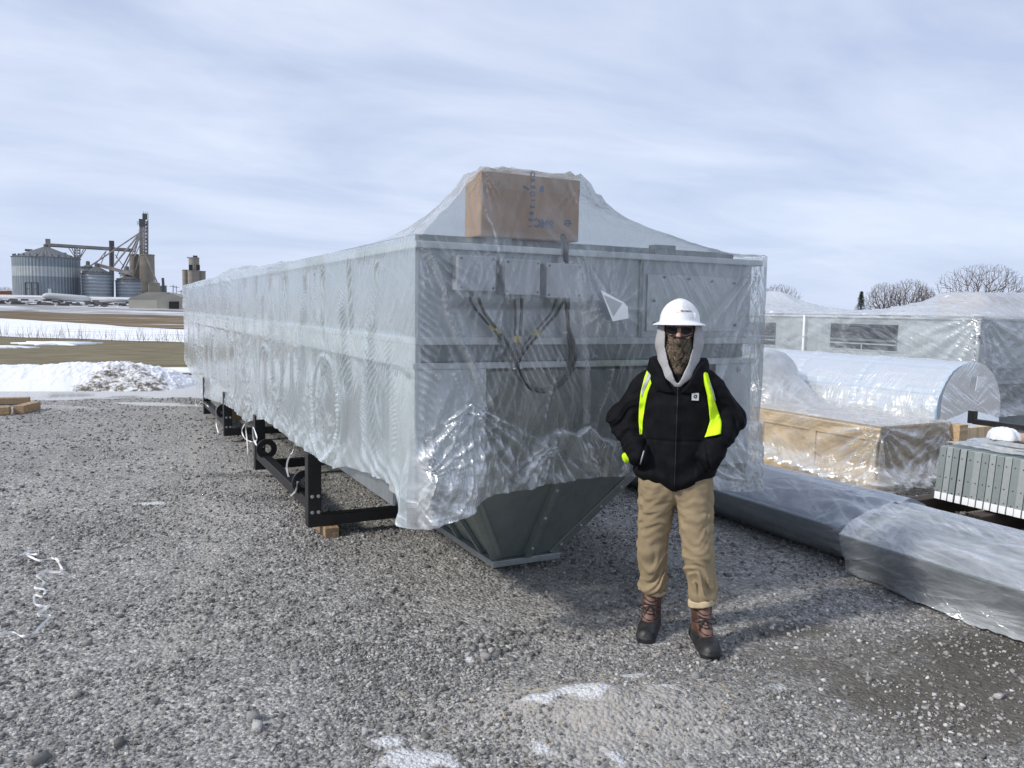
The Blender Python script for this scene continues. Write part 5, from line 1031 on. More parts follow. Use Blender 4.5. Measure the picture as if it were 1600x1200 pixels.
q=MB(); q.bar(ef(231,400),ef(231,345),.4); q.bar(ef(229.5,400),ef(229.5,350),.35); q.build('ladder_cage',LATD,tw)
sp_=thing('grain_spouts',tuple(ebase(205)),'sloping spout pipes fanning from the tower down to bins and silos','spout pipes')
for i,(a,b_,w,nm) in enumerate([((218,365),(178,415),.7,'x'),((218,367),(186,428),.55,'x'),((219,370),(193,424),.5,'x'),((218,364),(142,415),.6,'x'),((217,372),(203,424),.4,'x'),((219,398),(210,428),.5,'x'),((222,375),(211,400),.35,'x'),((227,398),(245,440),.55,'x'),((219,366),(206,398),.5,'x')]):
    q=MB(); D0=347 if i!=7 else 338; q.tube([ef(*a,D0),ef(*b_,D0-2)],w*.5,6); q.build('spout',LAT if i%2 else RUST,sp_)
cv=thing('conveyor_bridge',tuple(ebase(140)),'long overhead conveyor running from the banded bin to the tower','conveyor')
q=MB(); q.bar(ef(75,382.5),ef(210,391),.75,.9); q.build('conveyor_casing',RUST,cv)
q=MB(); q.bar(ef(75,385),ef(210,393.5),.25); q.bar(ef(75,380.5),ef(210,389),.2)
for f in np.linspace(0,1,34): q.bar(ef(75+135*f,385+8.5*f),ef(77+135*f,380.5+8.5*f),.14)
q.build('walkway_rail',LATD,cv); q=MB(); q.box(ef(75,381)-np.array([.8,1,1.5]),ef(75,381)+np.array([.8,1,1.8])); q.build('head_box',RUST,cv)
lattice(117,125,408,386.5,346,'lattice_support',5,cv,LAT,.22)
q=MB()
for a,b_ in (((121,407),(107,387)),((121,407),(112,387)),((123,407),(131,388)),((123,407),(135,388))): q.bar(ef(*a,346),ef(*b_,346),.3)
q.build('brace',LAT,cv)
s2=thing('elevator_tower',tuple(ebase(174)),'short thin lattice leg tower between the grey bins','elevator tower'); lattice(172,177.5,466,384,349,'lattice_mast',16,s2,LAT,.26,2.)
q=MB(); q.box(ef(174.5,382)-np.array([.9,1,2.]),ef(174.5,382)+np.array([.9,1,1.4])); q.build('head_house',LATD,s2); q=MB(); q.bar(ef(174,466),ef(174,384),.9); q.build('leg_casing',RUST,s2)
q=MB()
for a,b_ in (((166,392),(150,412)),((166,392),(158,412)),((180,398),(196,420)),((186,392),(181,404))): q.bar(ef(*a,348),ef(*b_,348),.28)
q.bar(ef(150,413,340),ef(205,428,336),1.2); q.build('cross_conveyor',LAT,s2)
# tanks, shed, cars
TD=math.hypot(*onter(104,471.5)[:2])
tk=thing('gas_tank',tuple(ebase(104,TD)),'long white horizontal gas tank in front of the bins','tank')
a=ef(71,462.5,TD);b_=ef(138,467.5,TD); r_=4.6*TD/F; ax_=(b_-a)/np.linalg.norm(b_-a); q=MB(); q.tube([a-ax_*.6,a,a+ax_*.8,b_-ax_*.8,b_,b_+ax_*.6],[r_*.35,r_*.85,r_,r_,r_*.85,r_*.35],20); q.build('tank_shell',WTK,tk,smooth=True)
q=MB()
for f in (.1,.35,.62,.9): p=a+(b_-a)*f; q.box(p-np.array([.4,.4,r_+1.6]),p+np.array([.4,.4,-r_*.6]))
q.build('saddle',LATD,tk)
tk=thing('pipe_tank',tuple(ebase(182,TD)),'low grey horizontal tank left of the cream shed','tank'); q=MB(); a=ef(166,470,TD);b_=ef(202,472,TD); q.tube([a,b_],.55,16); q.build('tank_shell',simple('grey_tank',(.3,.3,.31),.6),tk,smooth=True); q=MB()
for f in (.15,.85): p=a+(b_-a)*f; q.box(p-np.array([.3,.3,1.8]),p+np.array([.3,.3,0]))
q.build('saddle',LATD,tk)
_p=onter(245,483); SD=math.hypot(_p[0],_p[1])-1.; TD=math.hypot(*onter(104,471.5)[:2])
sh=thing('storage_shed',tuple(ebase(245,SD)),'cream metal shed with dark open doorway below the silos','shed')
zc=lambda px,y:ef(px,y,SD)
g0,g1=zc(201,481),zc(245,482.5); g2=zc(284.5,484); e0,e1,e2=zc(201,467.5),zc(245,467.8),zc(284.5,466.5); pk0=zc(229,458.5); pk1=zc(265,458.8)
dep=np.array([fw[0],fw[1],0])*7
# long wall (left), gable wall (right), roof planes
q=MB(); q.slab([g0-np.array([0,0,1]),g1-np.array([0,0,1]),e1,e0],(dep/9*.2)); q.build('long_wall',CREAM,sh)
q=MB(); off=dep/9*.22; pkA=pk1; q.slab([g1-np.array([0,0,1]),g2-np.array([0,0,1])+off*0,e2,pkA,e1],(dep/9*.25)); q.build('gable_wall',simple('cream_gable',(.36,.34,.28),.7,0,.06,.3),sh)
q=MB(); rb=dep+np.array([0,0,0]); q.slab([e0-np.array([0,0,.1]),e1-np.array([0,0,.1]),pkA,pk0],np.array([0,0,.25])); q.slab([pk0,pkA,e2+dep,e0+dep+(e2-e1)],np.array([0,0,.2])); q.slab([pkA,e2,e2+dep,pkA+dep*.3],np.array([0,0,.22])); q.build('roof',CRF,sh)
q=MB(); a=ef(264,483.5,SD-.8);b_=ef(279,483.8,SD-.8);c=ef(279,471,SD-.8);d=ef(264,471,SD-.8); q.slab([a,b_,c,d],dep/9*.3); q.build('doorway',DARK,sh)
rc_=thing('freight_wagon',tuple(ebase(8,380)),'rust red low wagon at the far left edge beside the banded bin','wagon'); a=ef(-12,462,380);b_=ef(19,461,380); q=MB(); q.bar(a,b_,2,3.4); q.build('wagon_body',simple('rust_red',(.22,.085,.045),.8,0,.3,.3),rc_); q=MB(); q.bar(a-np.array([0,0,2.2]),b_-np.array([0,0,2.2]),1.5,.8); q.build('underframe',LATD,rc_)
hp=thing('hopper_dryer',tuple(ebase(241,330)),'weathered hopper bin on legs between silo and cream shed','hopper'); p=ef(241,449,330); q=MB(); q.box(p-np.array([1.9,1.5,2.6]),p+np.array([1.9,1.5,1.5])); q.build('hopper_body',CONC,hp); q=MB()
for dx in (-1.6,1.6): q.bar(p+np.array([dx,0,-2.6]),p+np.array([dx,0,-6]),.35)
q.bar(p+np.array([3,0,3.6]),p+np.array([3.4,0,-5]),.9); q.build('leg',LATD,hp); q=MB(); q.add([p+np.array(v) for v in ((-2,-1.6,1.5),(2,-1.6,1.5),(2,1.6,1.5),(-2,1.6,1.5),(0,0,2.6))],[(0,1,4),(1,2,4),(2,3,4),(3,0,4)]); q.build('roof',CROOF,hp)
ob=thing('metal_building',tuple(ebase(254,340)),'small green grey box building behind the cream shed','building'); a=ef(248,466,340);b_=ef(261,466,340); z=ef(254,448,340)[2]; q=MB(); q.bar((a+np.array([0,0,(z-a[2])/2])),(b_+np.array([0,0,(z-a[2])/2])),5,z-a[2]); q.build('wall',simple('green_grey',(.15,.18,.175),.7),ob); q=MB(); q.bar(np.array([a[0],a[1],z+.1]),np.array([b_[0],b_[1],z+.1]),5.4,.25); q.build('roof',CROOF,ob)
for px,y0_,y1_,D,lab in ((256,444,466,360,'utility pole just right of the hopper, shorter'),(270.5,445,466,330,'tall utility pole behind the cream shed'),(283,453,470,320,'utility pole at the shed corner next to the wrapped housing'),(275.5,447,466,400,'thin distant utility pole behind the shed roof')):
    q=MB(); a=ef(px,y1_+4,D); b_=ef(px,y0_,D); q.tube([a,b_],.16,6); o=thing('utility_pole',tuple(a),lab,'utility pole','utility poles by the elevator'); q.build('pole',LATD,o); q=MB(); c=b_-np.array([0,0,.6]); q.bar(c-np.array([sdv[0],sdv[1],0])*1.3,c+np.array([sdv[0],sdv[1],0])*1.3,.16); q.build('crossarm',LATD,o)
q=MB(); p=ef(54,470,300); q.tube([p-np.array([0,0,1.8]),p+np.array([0,0,1.6])],.75,12); tag(q.build('white_marker_tank',WTK),'small upright white cylinder in front of the banded bin','tank')
# yard clutter at the foot of the bins
q=MB()
for i in range(90):
    px=rng.uniform(0,205); p=onter(px,rng.uniform(468,476)+px*.03); z=float(terr(p[0],p[1])); s_=rng.uniform(.2,.9); q.box((p[0]-s_,p[1]-.3,z-.1),(p[0]+s_,p[1]+.3,z+rng.uniform(.15,.6)))
tag(q.build('yard_clutter',simple('clutter',(.13,.12,.115),.9,0,.8,.4)),'low dark pipes and scrap strewn before the grain bins','clutter',kind='stuff')
# ------------------------------------------------------------------ bare trees, right
BARK=simple('bark',(.12,.10,.088),.9,0,.3,2); TWIG=simple('twig',(.115,.088,.075),.9,0,.3,2)
def bare_tree(px,ybase,ytop,halfw,D,lab,s,name='bare_tree',forks=2,n=2300,low=.22):
    g_=np.random.default_rng(s); base=atd(px,ybase,D); base[2]=0; H_=atd(px,ytop,D)[2]; Wd=halfw*D/F
    t_=thing(name,tuple(base),lab,'tree','bare trees beyond the far housing')
    T_=[]
    while len(T_)<n:
        p=g_.uniform(-1,1,3); r=np.linalg.norm(p)
        if r>1 or g_.uniform()>.25+.75*r**2: continue
        k=1-.12*(math.sin(math.atan2(p[1],p[0])*3+s)); T_.append((p[0]*Wd*k,p[1]*Wd*k,H_*(low+(1-low)*(.5+.5*p[2]))))
    T_=np.array(T_); root=np.array([0,0,H_*low*.55])
    T_=T_[np.argsort(np.linalg.norm(T_-root,axis=1))]
    P=[np.array([0,0,-.2]),root*.5,root]; par=[-1,0,1]; arr=np.zeros((n*8+9,3)); arr[:3]=P; dl=np.zeros(n*8+9); dl[1]=dl[0]+.5; dl[2]=1; m_=3
    for q in T_:
        d=np.linalg.norm(arr[1:m_]-q,axis=1)+.45*dl[1:m_]+1.2*np.maximum(arr[1:m_,2]-q[2],0); j=int(np.argmin(d))+1; a0=arr[j]; L_=np.linalg.norm(q-a0); k=max(1,min(5,int(L_/(H_*.05)))); prev=j
        for i in range(1,k+1):
            f=i/k; pt_=a0*(1-f)+q*f; pt_=pt_+np.array([0,0,-.03*L_*math.sin(math.pi*f)])+g_.normal(0,.02*L_/k,3)*(f<1); arr[m_]=pt_; par.append(prev); dl[m_]=dl[prev]+L_/k; prev=m_; m_+=1
    w=np.ones(m_); 
    for i in range(m_-1,0,-1): w[par[i]]+=w[i]
    rad_=np.clip(.0085*H_*.12*w**.46,.0105,None); tr=MB(); cr_=MB()
    for i in range(1,m_):
        j=par[i]; a=base+arr[j]; b_=base+arr[i]
        if w[i]>n*.12: tr.tube([a,b_],[rad_[j] if w[j]<3*w[i] else rad_[i]*1.1,rad_[i]],7,False)
        else: cr_.tube([a,b_],[min(rad_[j],rad_[i]*1.3),rad_[i]],3,False)
    tr.build('trunk',BARK,t_); cr_.build('crown',TWIG,t_)
bare_tree(1535,480,410,57,130,'large spreading bare tree, tallest, behind the far right housing',11,forks=2)
bare_tree(1420,480,434,31,140,'rounded bare tree with dense fine twigs left of the tallest tree',12,forks=3)
bare_tree(1380,480,440,26,138,'bare tree beside the small evergreen, behind the roof film',13,forks=3)
bare_tree(1216,470,443,32,120,'low bare tree just right of the long wrapped housing',14,forks=3)
bare_tree(1442,482,446,16,150,'small bare tree at the right flank of the rounded bare tree',15,forks=2)
def conifer(px,ytop,halfw,D,lab,s):
    g_=np.random.default_rng(s); base=atd(px,480,D); base[2]=0; H_=atd(px,ytop,D)[2]; Wd=halfw*D/F; t_=thing('evergreen_tree',tuple(base),lab,'tree'); q=MB(); q.tube([base,base+np.array([0,0,H_])],[.18,.03],6); q.build('trunk',BARK,t_); c=MB()
    for i in range(2600):
        f=g_.uniform(0,1)**.8; z=H_*(.12+.88*f); a=g_.uniform(0,6.28); R0_=Wd*(1-f)*(.75+.35*math.sin(z*5+a*2)); r_=R0_*g_.uniform(.3,1.); p=base+np.array([r_*math.cos(a),r_*math.sin(a),z-r_*.25]); d=g_.normal(0,1,3); e_=np.cross(d,[0,0,1.]); e_/=np.linalg.norm(e_)+1e-6; dd=np.array([math.cos(a),math.sin(a),-.3])*.32
        c.add([p,p+e_*.10,p+dd],[(0,1,2)])
    c.build('crown',simple('evergreen',(.03,.045,.03),.9,0,.4,3),t_)
conifer(1345,455,15,125,'small dark evergreen between the bare trees',5)
bare_tree(8,464,447,14,420,'faint bare bush on the horizon left of the banded bin',21,forks=3)
tag(bpy.data.objects['bare_tree.005'],group='bare bush on the left horizon')
#PERSON_START
# ------------------------------------------------------------------ the person
def isomesh(f,lo,hi,h,name,mt,parent,attrs=None,xf=None,smooth=True):
    lo=np.array(lo,float);hi=np.array(hi,float); n=np.ceil((hi-lo)/h).astype(int)+1
    ax=[lo[i]+np.arange(n[i])*h for i in range(3)]; G=np.empty(n,np.float32)
    for i0 in range(0,n[0],24):
        X,Y,Z=np.meshgrid(ax[0][i0:i0+24],ax[1],ax[2],indexing='ij'); G[i0:i0+24]=f(X,Y,Z)
    ins=G<0; c=np.zeros(n-1,int); acc=np.zeros((*(n-1),3),np.float32); cnt=np.zeros(n-1,np.float32)
    E=[]
    for d in range(3):
        s0=[slice(None)]*3; s1=[slice(None)]*3; s0[d]=slice(0,-1); s1[d]=slice(1,None)
        a=G[tuple(s0)]; b=G[tuple(s1)]; cr=(a<0)!=(b<0); idx=np.argwhere(cr); t=(a[cr]/(a[cr]-b[cr]))[:,None]
        p=idx.astype(np.float32); p[:,d]+=t[:,0]; E.append((d,idx,a[cr]<0))
        o=[k for k in range(3) if k!=d]
        for u in (0,-1):
            for v in (0,-1):
                q=idx.copy(); q[:,o[0]]+=u; q[:,o[1]]+=v; ok=np.all((q>=0)&(q<n-1),1); np.add.at(acc,tuple(q[ok].T),p[ok]); np.add.at(cnt,tuple(q[ok].T),1)
    act=cnt>0; ids=-np.ones(n-1,int); ids[act]=np.arange(act.sum()); V=acc[act]/cnt[act][:,None]*h+lo
    Fs=[]
    for d,idx,sg in E:
        o=[(d+1)%3,(d+2)%3]; qs=[]
        ok=np.all((idx[:,o]>0)&(idx[:,o]<(n-1)[o]),1)
        I=idx[ok]; sgn=sg[ok]
        for u,v in ((0,0),(-1,0),(-1,-1),(0,-1)):
            q=I.copy(); q[:,o[0]]+=u; q[:,o[1]]+=v; qs.append(ids[tuple(q.T)])
        Q=np.stack(qs,-1); Q[~sgn]=Q[~sgn][:,::-1]; Fs.append(Q)
    Fq=np.concatenate(Fs); at_=attrs(V) if attrs else None
    W_=xf(V) if xf else V
    return mesh_np(name,W_,Fq,mt,parent,smooth,at_)
def smin(a,b,k): h=np.clip(.5+.5*(b-a)/k,0,1); return b*(1-h)+a*h-k*h*(1-h)
def cap(X,Y,Z,a,b,ra,rb):
    a=np.array(a,float);b=np.array(b,float);d=b-a; t=np.clip(((X-a[0])*d[0]+(Y-a[1])*d[1]+(Z-a[2])*d[2])/(d@d),0,1)
    return np.sqrt((X-a[0]-d[0]*t)**2+(Y-a[1]-d[1]*t)**2+(Z-a[2]-d[2]*t)**2)-(ra+(rb-ra)*t)
def ell(X,Y,Z,c,r): 
    k0=np.sqrt(((X-c[0])/r[0])**2+((Y-c[1])/r[1])**2+((Z-c[2])/r[2])**2); k1=np.sqrt(((X-c[0])/r[0]**2)**2+((Y-c[1])/r[1]**2)**2+((Z-c[2])/r[2]**2)**2)+1e-9
    return k0*(k0-1)/k1
BASE=np.array([2.72,3.36,0]); LXv=np.array([.77724487,-.62919823,0]); LYv=np.array([.62919823,.77724487,0])
def xfw(V): V=np.asarray(V,float); return BASE+V[:,0:1]*LXv+V[:,1:2]*LYv+V[:,2:3]*np.array([0,0,1.])
def tri(x): return np.abs(2*(x-np.floor(x))-1)
SKIN=simple('skin',(.55,.33,.25),.5,0,.08,20)
def f_head(X,Y,Z):
    d=ell(X,Y,Z,(-.012,.02,1.685),(.078,.098,.112)); d=smin(d,ell(X,Y,Z,(-.012,-.01,1.60),(.058,.075,.065)),.03)
    d=smin(d,cap(X,Y,Z,(-.015,-.078,1.70),(-.017,-.103,1.662),.010,.014),.012)       # nose
    d=smin(d,ell(X,Y,Z,(-.012,-.068,1.708),(.058,.025,.012)),.012)                    # brow
    d=smin(d,cap(X,Y,Z,(-.05,-.066,1.664),(-.036,-.07,1.668),.014,.014),.015); d=smin(d,cap(X,Y,Z,(.03,-.066,1.664),(.016,-.07,1.668),.014,.014),.015)
    for s_ in (-1,1): d=smin(d,ell(X,Y,Z,(-.012+s_*.08,.025,1.675),(.012,.022,.034)),.008)
    for s_ in (-1,1): d=np.maximum(d,-ell(X,Y,Z,(-.014+s_*.031,-.093,1.692),(.017,.018,.011)))
    for s_ in (-1,1): d=np.minimum(d,ell(X,Y,Z,(-.014+s_*.031,-.070,1.692),(.012,.012,.012)))
    d=smin(d,ell(X,Y,Z,(-.014,-.082,1.625),(.026,.012,.009)),.008)
    return d
LEG=dict(hL=(-.095,.02,.86),kL=(-.118,.06,.49),aL=(-.112,.11,.12),hR=(.090,.02,.86),kR=(.128,-.02,.50),aR=(.160,-.02,.12))
def f_body(X,Y,Z):
    d=f_head(X,Y,Z); d=smin(d,cap(X,Y,Z,(-.012,.03,1.60),(-.01,.04,1.42),.055,.062),.03)
    d=smin(d,ell(X,Y,Z,(-.012,.04,1.25),(.165,.10,.24)),.06); d=smin(d,ell(X,Y,Z,(-.012,.04,.97),(.15,.10,.16)),.08)
    for s_,h,k,a in ((-1,'hL','kL','aL'),(1,'hR','kR','aR')):
        H_,K_,A_=LEG[h],LEG[k],LEG[a]; d=smin(d,cap(X,Y,Z,H_,K_,.078,.05),.04); d=smin(d,cap(X,Y,Z,K_,A_,.05,.034),.02)
        d=smin(d,cap(X,Y,Z,A_,(A_[0],A_[1]-.05,A_[2]-.045),.033,.028),.02)
        sh=(s_*.165-.012,.04,1.385); el=(-.306,.055,1.205) if s_<0 else (.274,.055,1.225); wr=(-.19,-.055,1.03) if s_<0 else (.165,-.055,1.03)
        d=smin(d,cap(X,Y,Z,sh,el,.05,.04),.04); d=smin(d,cap(X,Y,Z,el,wr,.04,.028),.02)
        wx=-s_; hc=np.array(wr)+np.array([wx*.030,.012,-.03]); d=smin(d,ell(X,Y,Z,tuple(hc),(.04,.018,.035)),.015)
        for q in range(4):
            a0=hc+np.array([wx*.028,-.004,.022-.016*q]); a1=a0+np.array([wx*(.032+.004*(q in(1,2))),-.002,-.012]); a2=a1+np.array([wx*.008,.006,-.024]); 
            d=np.minimum(d,smin(cap(X,Y,Z,a0,a1,.0088,.008),cap(X,Y,Z,a1,a2,.008,.007),.004))
        a0=hc+np.array([0,-.012,.03]); d=np.minimum(d,cap(X,Y,Z,a0,a0+np.array([wx*.035,-.012,.012]),.011,.009))
    return d
person=isomesh(f_body,(-.42,-.30,-.01),(.42,.24,1.84),.0072,'person',SKIN,None,xf=xfw)
tag(person,'person in white hard hat and black jacket standing with both hands in pockets','person')
PZ0=LEG
def f_trous(X,Y,Z):
    d=ell(X,Y,Z,(-.004,.03,.90),(.188,.125,.16))
    for s_,h,k,a in ((-1,'hL','kL','aL'),(1,'hR','kR','aR')):
        H_,K_,A_=LEG[h],LEG[k],LEG[a]; _t=(K_[2]-A_[2]-.165)/(K_[2]-A_[2]); cu=(A_[0]-.004*s_,K_[1]+(A_[1]-K_[1])*_t+.006,A_[2]+.165)
        l=smin(cap(X,Y,Z,H_,K_,.108,.080),cap(X,Y,Z,K_,cu,.081,.073),.02)
        l=smin(l,cap(X,Y,Z,(cu[0],cu[1],cu[2]+.02),(cu[0],cu[1],cu[2]+.005),.074,.078),.02)
        l=np.maximum(l,(cu[2]-.055+.02*np.sin((X-cu[0])*30+s_))-Z)
        # folds
        z=Z-K_[2]; q=Z*1.0+.45*s_*(X-K_[0])+.25*vnoise(X*9,Y*9,Z*5,700)
        w=.35+.65*np.exp(-((Z-.42)/.10)**2)+1.5*np.exp(-((Z-cu[2]-.03)/.09)**2)+.5*np.exp(-((Z-.70)/.08)**2)
        l=l+w*(.010*(tri(q*10)-.5)*(.2+1.5*vnoise(X*9,Y*9,Z*8,702))+.006*(tri(q*19-X*9+vnoise(X*11,Y*11,Z*9,707))-.5)*(.2+1.4*vnoise(X*10,Y*7,Z*10,708)))
        d=smin(d,l,.028)
    sep=.012*np.exp(-((X+.004)/.010)**2)*(Z>.72)*(Z<.86); d=d+sep*.6
    d=d+.004*(tri(Z*12+X*8*np.sign(X)+2.5*vnoise(X*6,Y*6,Z*6,705))-.5)*(.3+1.3*vnoise(X*9,Y*9,Z*7,709))+.0045*np.exp(-(np.abs(np.abs(X+.004)-.165-.03*(Z-.5))/.004)**2)*(Z>.6)+.0025*(fbm(X*24,Y*24,Z*14,3,706)-.5)
    return d
m,t,o=mat('tan_canvas'); b=N(t,'ShaderNodeBsdfPrincipled',Roughness=.9); b.inputs['Specular IOR Level'].default_value=.15; tcn=N(t,'ShaderNodeTexCoord'); n=N(t,'ShaderNodeTexNoise',Scale=9.,Detail=6,Roughness=.65); L(t,tcn.outputs['Object'],n.inputs['Vector']); n2=N(t,'ShaderNodeTexNoise',Scale=260.,Detail=2); L(t,tcn.outputs['Object'],n2.inputs['Vector'])
L(t,ramp(t,M(t,'ADD',M(t,'MULTIPLY',n.outputs['Fac'],.75),M(t,'MULTIPLY',n2.outputs['Fac'],.25)),[(.3,(.235,.182,.11)),(.7,(.355,.28,.178))]),b.inputs['Base Color']); bp=N(t,'ShaderNodeBump',Strength=.35,Distance=.004); L(t,M(t,'ADD',n.outputs['Fac'],M(t,'MULTIPLY',n2.outputs['Fac'],.3)),bp.inputs['Height']); L(t,bp.outputs[0],b.inputs['Normal']); L(t,b.outputs[0],o.inputs[0]); TAN=m
trousers=isomesh(f_trous,(-.26,-.24,.16),(.28,.24,1.0),.0058,'trousers',TAN,person,xf=xfw)
CUFF=simple('cream_lining',(.52,.42,.27),.9,0,.15,20,.3,120)
for s_,a in ((-1,'aL'),(1,'aR')):
    A_=LEG[a]; 
    def f_c(X,Y,Z,A_=A_,s_=s_):
        z0=A_[2]+.125; d=np.abs(np.sqrt((X-A_[0])**2+((Y-A_[1]))**2)-.066-.006*np.sin(np.arctan2(Y-A_[1],X-A_[0])*4))-.008; return np.maximum(d,np.abs(Z-z0-.012*np.sin((X-A_[0])*25*s_))-.018)
    isomesh(f_c,(A_[0]-.1,A_[1]-.1,A_[2]+.08),(A_[0]+.1,A_[1]+.1,A_[2]+.18),.0055,'cuff_lining',CUFF,trousers,xf=xfw)
# boots
BRN=simple('brown_leather',(.075,.035,.025),.55,0,.4,14,.35,90,(1,1,1),.4,(.15,.075,.05)); RBB=simple('boot_rubber',(.014,.015,.017),.45,0,.5,16,.3,60,(1,1,1),.4,(.04,.041,.043)); TNL=simple('tongue_leather',(.18,.095,.07),.6,0,.25,20,.3,80)
for s_,a,tx,gz in ((-1,'aL',-.10,0.0),(1,'aR',.22,0.0)):
    A_=LEG[a]; ax_,ay_=A_[0],A_[1]+.01; dr=np.array([(-.02 if s_<0 else .045),-.175]); toe=(ax_+dr[0],ay_+dr[1]); hl=(ax_-dr[0]*.35,ay_+.055)
    def f_rub(X,Y,Z):
        d=cap(X,Y,Z,(hl[0],hl[1],.055),(toe[0],toe[1],.036),.046,.047); d=smin(d,cap(X,Y,Z,(hl[0],hl[1],.04),(toe[0],toe[1]+.005,.026),.048,.053),.01)
        d=smin(d,cap(X,Y,Z,(ax_,ay_-.02,.07),(toe[0],toe[1]+.05,.055),.050,.046),.02); d=d+.004*np.exp(-((Z-.034)/.004)**2)*-1+.002*(fbm(X*60,Y*60,Z*60,2,725)-.5)+.003*np.exp(-((Y-toe[1]-.055)/.005)**2)*(Z>.05)
        top=.085+.035*ss(toe[1]+.11,toe[1]+.02,Y)*0+.02*np.sin((Y-ay_)*14); d=np.maximum(d,Z-.105-.01*np.cos((Y-ay_)*20)); d=np.maximum(d,.0-Z)
        return d-.0025*(np.sin(Z*300)>.2)*(Z<.03)
    def f_sh(X,Y,Z):
        d=cap(X,Y,Z,(ax_,ay_,.10),(ax_-.004*s_,ay_+.012,.235),.050,.060); d=smin(d,cap(X,Y,Z,(ax_,ay_-.0,.09),(ax_+dr[0]*.45,ay_+dr[1]*.45,.085),.048,.040),.03)
        d=np.maximum(d,Z-.25-.012*np.sin((X-ax_)*40)); d=np.maximum(d,-(cap(X,Y,Z,(ax_,ay_+.012,.25),(ax_,ay_+.012,.40),.045,.06)));return d+.0025*(fbm(X*30,Y*30,Z*30,2,720)-.5)+.002*tri(Z*14+X*5)
    rb=isomesh(f_rub,(min(toe[0],hl[0])-.08,toe[1]-.08,-.006),(max(toe[0],hl[0])+.08,hl[1]+.08,.13),.0055,'boot',RBB,person,xf=lambda V:xfw(V)+np.array([0,0,-.002]))
    isomesh(f_sh,(ax_-.09,ay_-.18,.06),(ax_+.10,ay_+.09,.275),.0055,'boot_shaft',BRN,rb,xf=xfw)
    def f_tg(X,Y,Z): return np.maximum(cap(X,Y,Z,(ax_+dr[0]*.15,ay_+dr[1]*.16,.20),(ax_+dr[0]*.55,ay_+dr[1]*.56,.095),.036,.036)+.001*tri(Z*40),-Z+.085)
    isomesh(f_tg,(ax_-.07,ay_-.17,.07),(ax_+.09,ay_+.03,.25),.0055,'boot_tongue',TNL,rb,xf=xfw)
    b=MB(); W1=lambda *p:xfw(np.array([p]))[0]
    for q in range(5):
        f=q/4.; cx__=ax_+dr[0]*(.22+.30*f); cy__=ay_+dr[1]*(.22+.30*f)-.037; cz__=.195-.085*f; 
        b.tube(sm([W1(cx__-.034,cy__+.02,cz__+.006),W1(cx__,cy__-.004,cz__+(.004 if q%2 else -.006)),W1(cx__+.034,cy__+.02,cz__-.004)],4),.0034,6)
    cx__,cy__=ax_+dr[0]*.3,ay_+dr[1]*.3-.045
    for sg in (-1,1):
        b.tube(sm([W1(cx__,cy__,.178),W1(cx__+sg*.035,cy__-.012,.185),W1(cx__+sg*.06,cy__+.0,.165),W1(cx__+sg*.035,cy__-.008,.158),W1(cx__,cy__,.176)],5),.0032,6)
        b.tube(sm([W1(cx__,cy__,.178),W1(cx__+sg*.018,cy__-.01,.15),W1(cx__+sg*.028,cy__-.012,.118)],5),.003,6)
    b.build('laces',RUB,rb,smooth=True)
# jacket
def f_jacket(X,Y,Z):
    tx=-.012+.0*Z; wz=np.interp(Z,[.85,.92,1.0,1.15,1.3,1.40,1.45,1.50],[.185,.205,.208,.200,.198,.178,.14,.11]); dz_=np.interp(Z,[.85,.92,1.0,1.15,1.3,1.42,1.5],[.125,.145,.150,.148,.145,.12,.09])
    cy=.035; k=np.sqrt(((X-tx)/wz)**2+((Y-cy)/dz_)**2); d=(k-1)*np.minimum(wz,dz_)*.9
    hem=.900-.045*np.exp(-((X-.004)/.09)**2)+.02*(X>.1); d=np.maximum(d,hem-Z); d=np.maximum(d,Z-1.50)
    d=smin(d,cap(X,Y,Z,(-.13,.045,1.405),(.11,.045,1.41),.085,.085),.05)
    for s_,sh,el,wr in ((-1,(-.175,.045,1.375),(-.306,.055,1.205),(-.200,-.085,1.035)),(1,(.155,.045,1.38),(.274,.055,1.225),(.165,-.085,1.035))):
        q=(Z*.9+s_*X*.6)+.15*vnoise(X*8,Y*8,Z*8,740)
        a=smin(cap(X,Y,Z,sh,el,.084,.072),cap(X,Y,Z,el,wr,.072,.060),.03)
        w=.5+1.2*np.exp(-(((X-el[0])/.1)**2+((Z-el[2])/.12)**2)); a=a+w*(.012*(tri(q*9)-.5)*(.4+1.1*vnoise(X*10,Y*10,Z*10,741))+.006*(tri(q*19+Y*7)-.5))
        d=smin(d,a,.022)
    # folds down the body, zip placket
    d=d+.007*(tri(X*8+Z*4+1.8*vnoise(X*5,Y*5,Z*3,742))-.5)*ss(1.38,1.1,Z)+.005*(tri(Z*7-X*5+2*vnoise(X*7,Y*7,Z*5,744))-.5)+.005*(fbm(X*14,Y*14,Z*9,3,743)-.5)
    d=d-.006*np.exp(-((X+.010)/.012)**2)*(Y<0)*(Z<1.42)+.004*np.exp(-((X+.010)/.0035)**2)*(Y<0)*(Z<1.42)
    d=d-.014*np.exp(-((Z-hem-.03)/.035)**2)*(Z<1.0)
    d=d+.006*np.exp(-((Z-1.115-.0*X)/.004)**2)*(Y<0)*(np.abs(X)<.17)
    for s_ in (-1,1): 
        pz,_=seg_d(X,Z,(s_*.155-.012,1.10),(s_*.185-.012,.97)); d=d+.010*np.exp(-(pz/.006)**2)*(Y<0)
    return d
m,t,o=mat('black_canvas'); b=N(t,'ShaderNodeBsdfPrincipled',Roughness=.8); b.inputs['Specular IOR Level'].default_value=.14; tcn=N(t,'ShaderNodeTexCoord'); n=N(t,'ShaderNodeTexNoise',Scale=16.,Detail=5,Roughness=.6); L(t,tcn.outputs['Object'],n.inputs['Vector'])
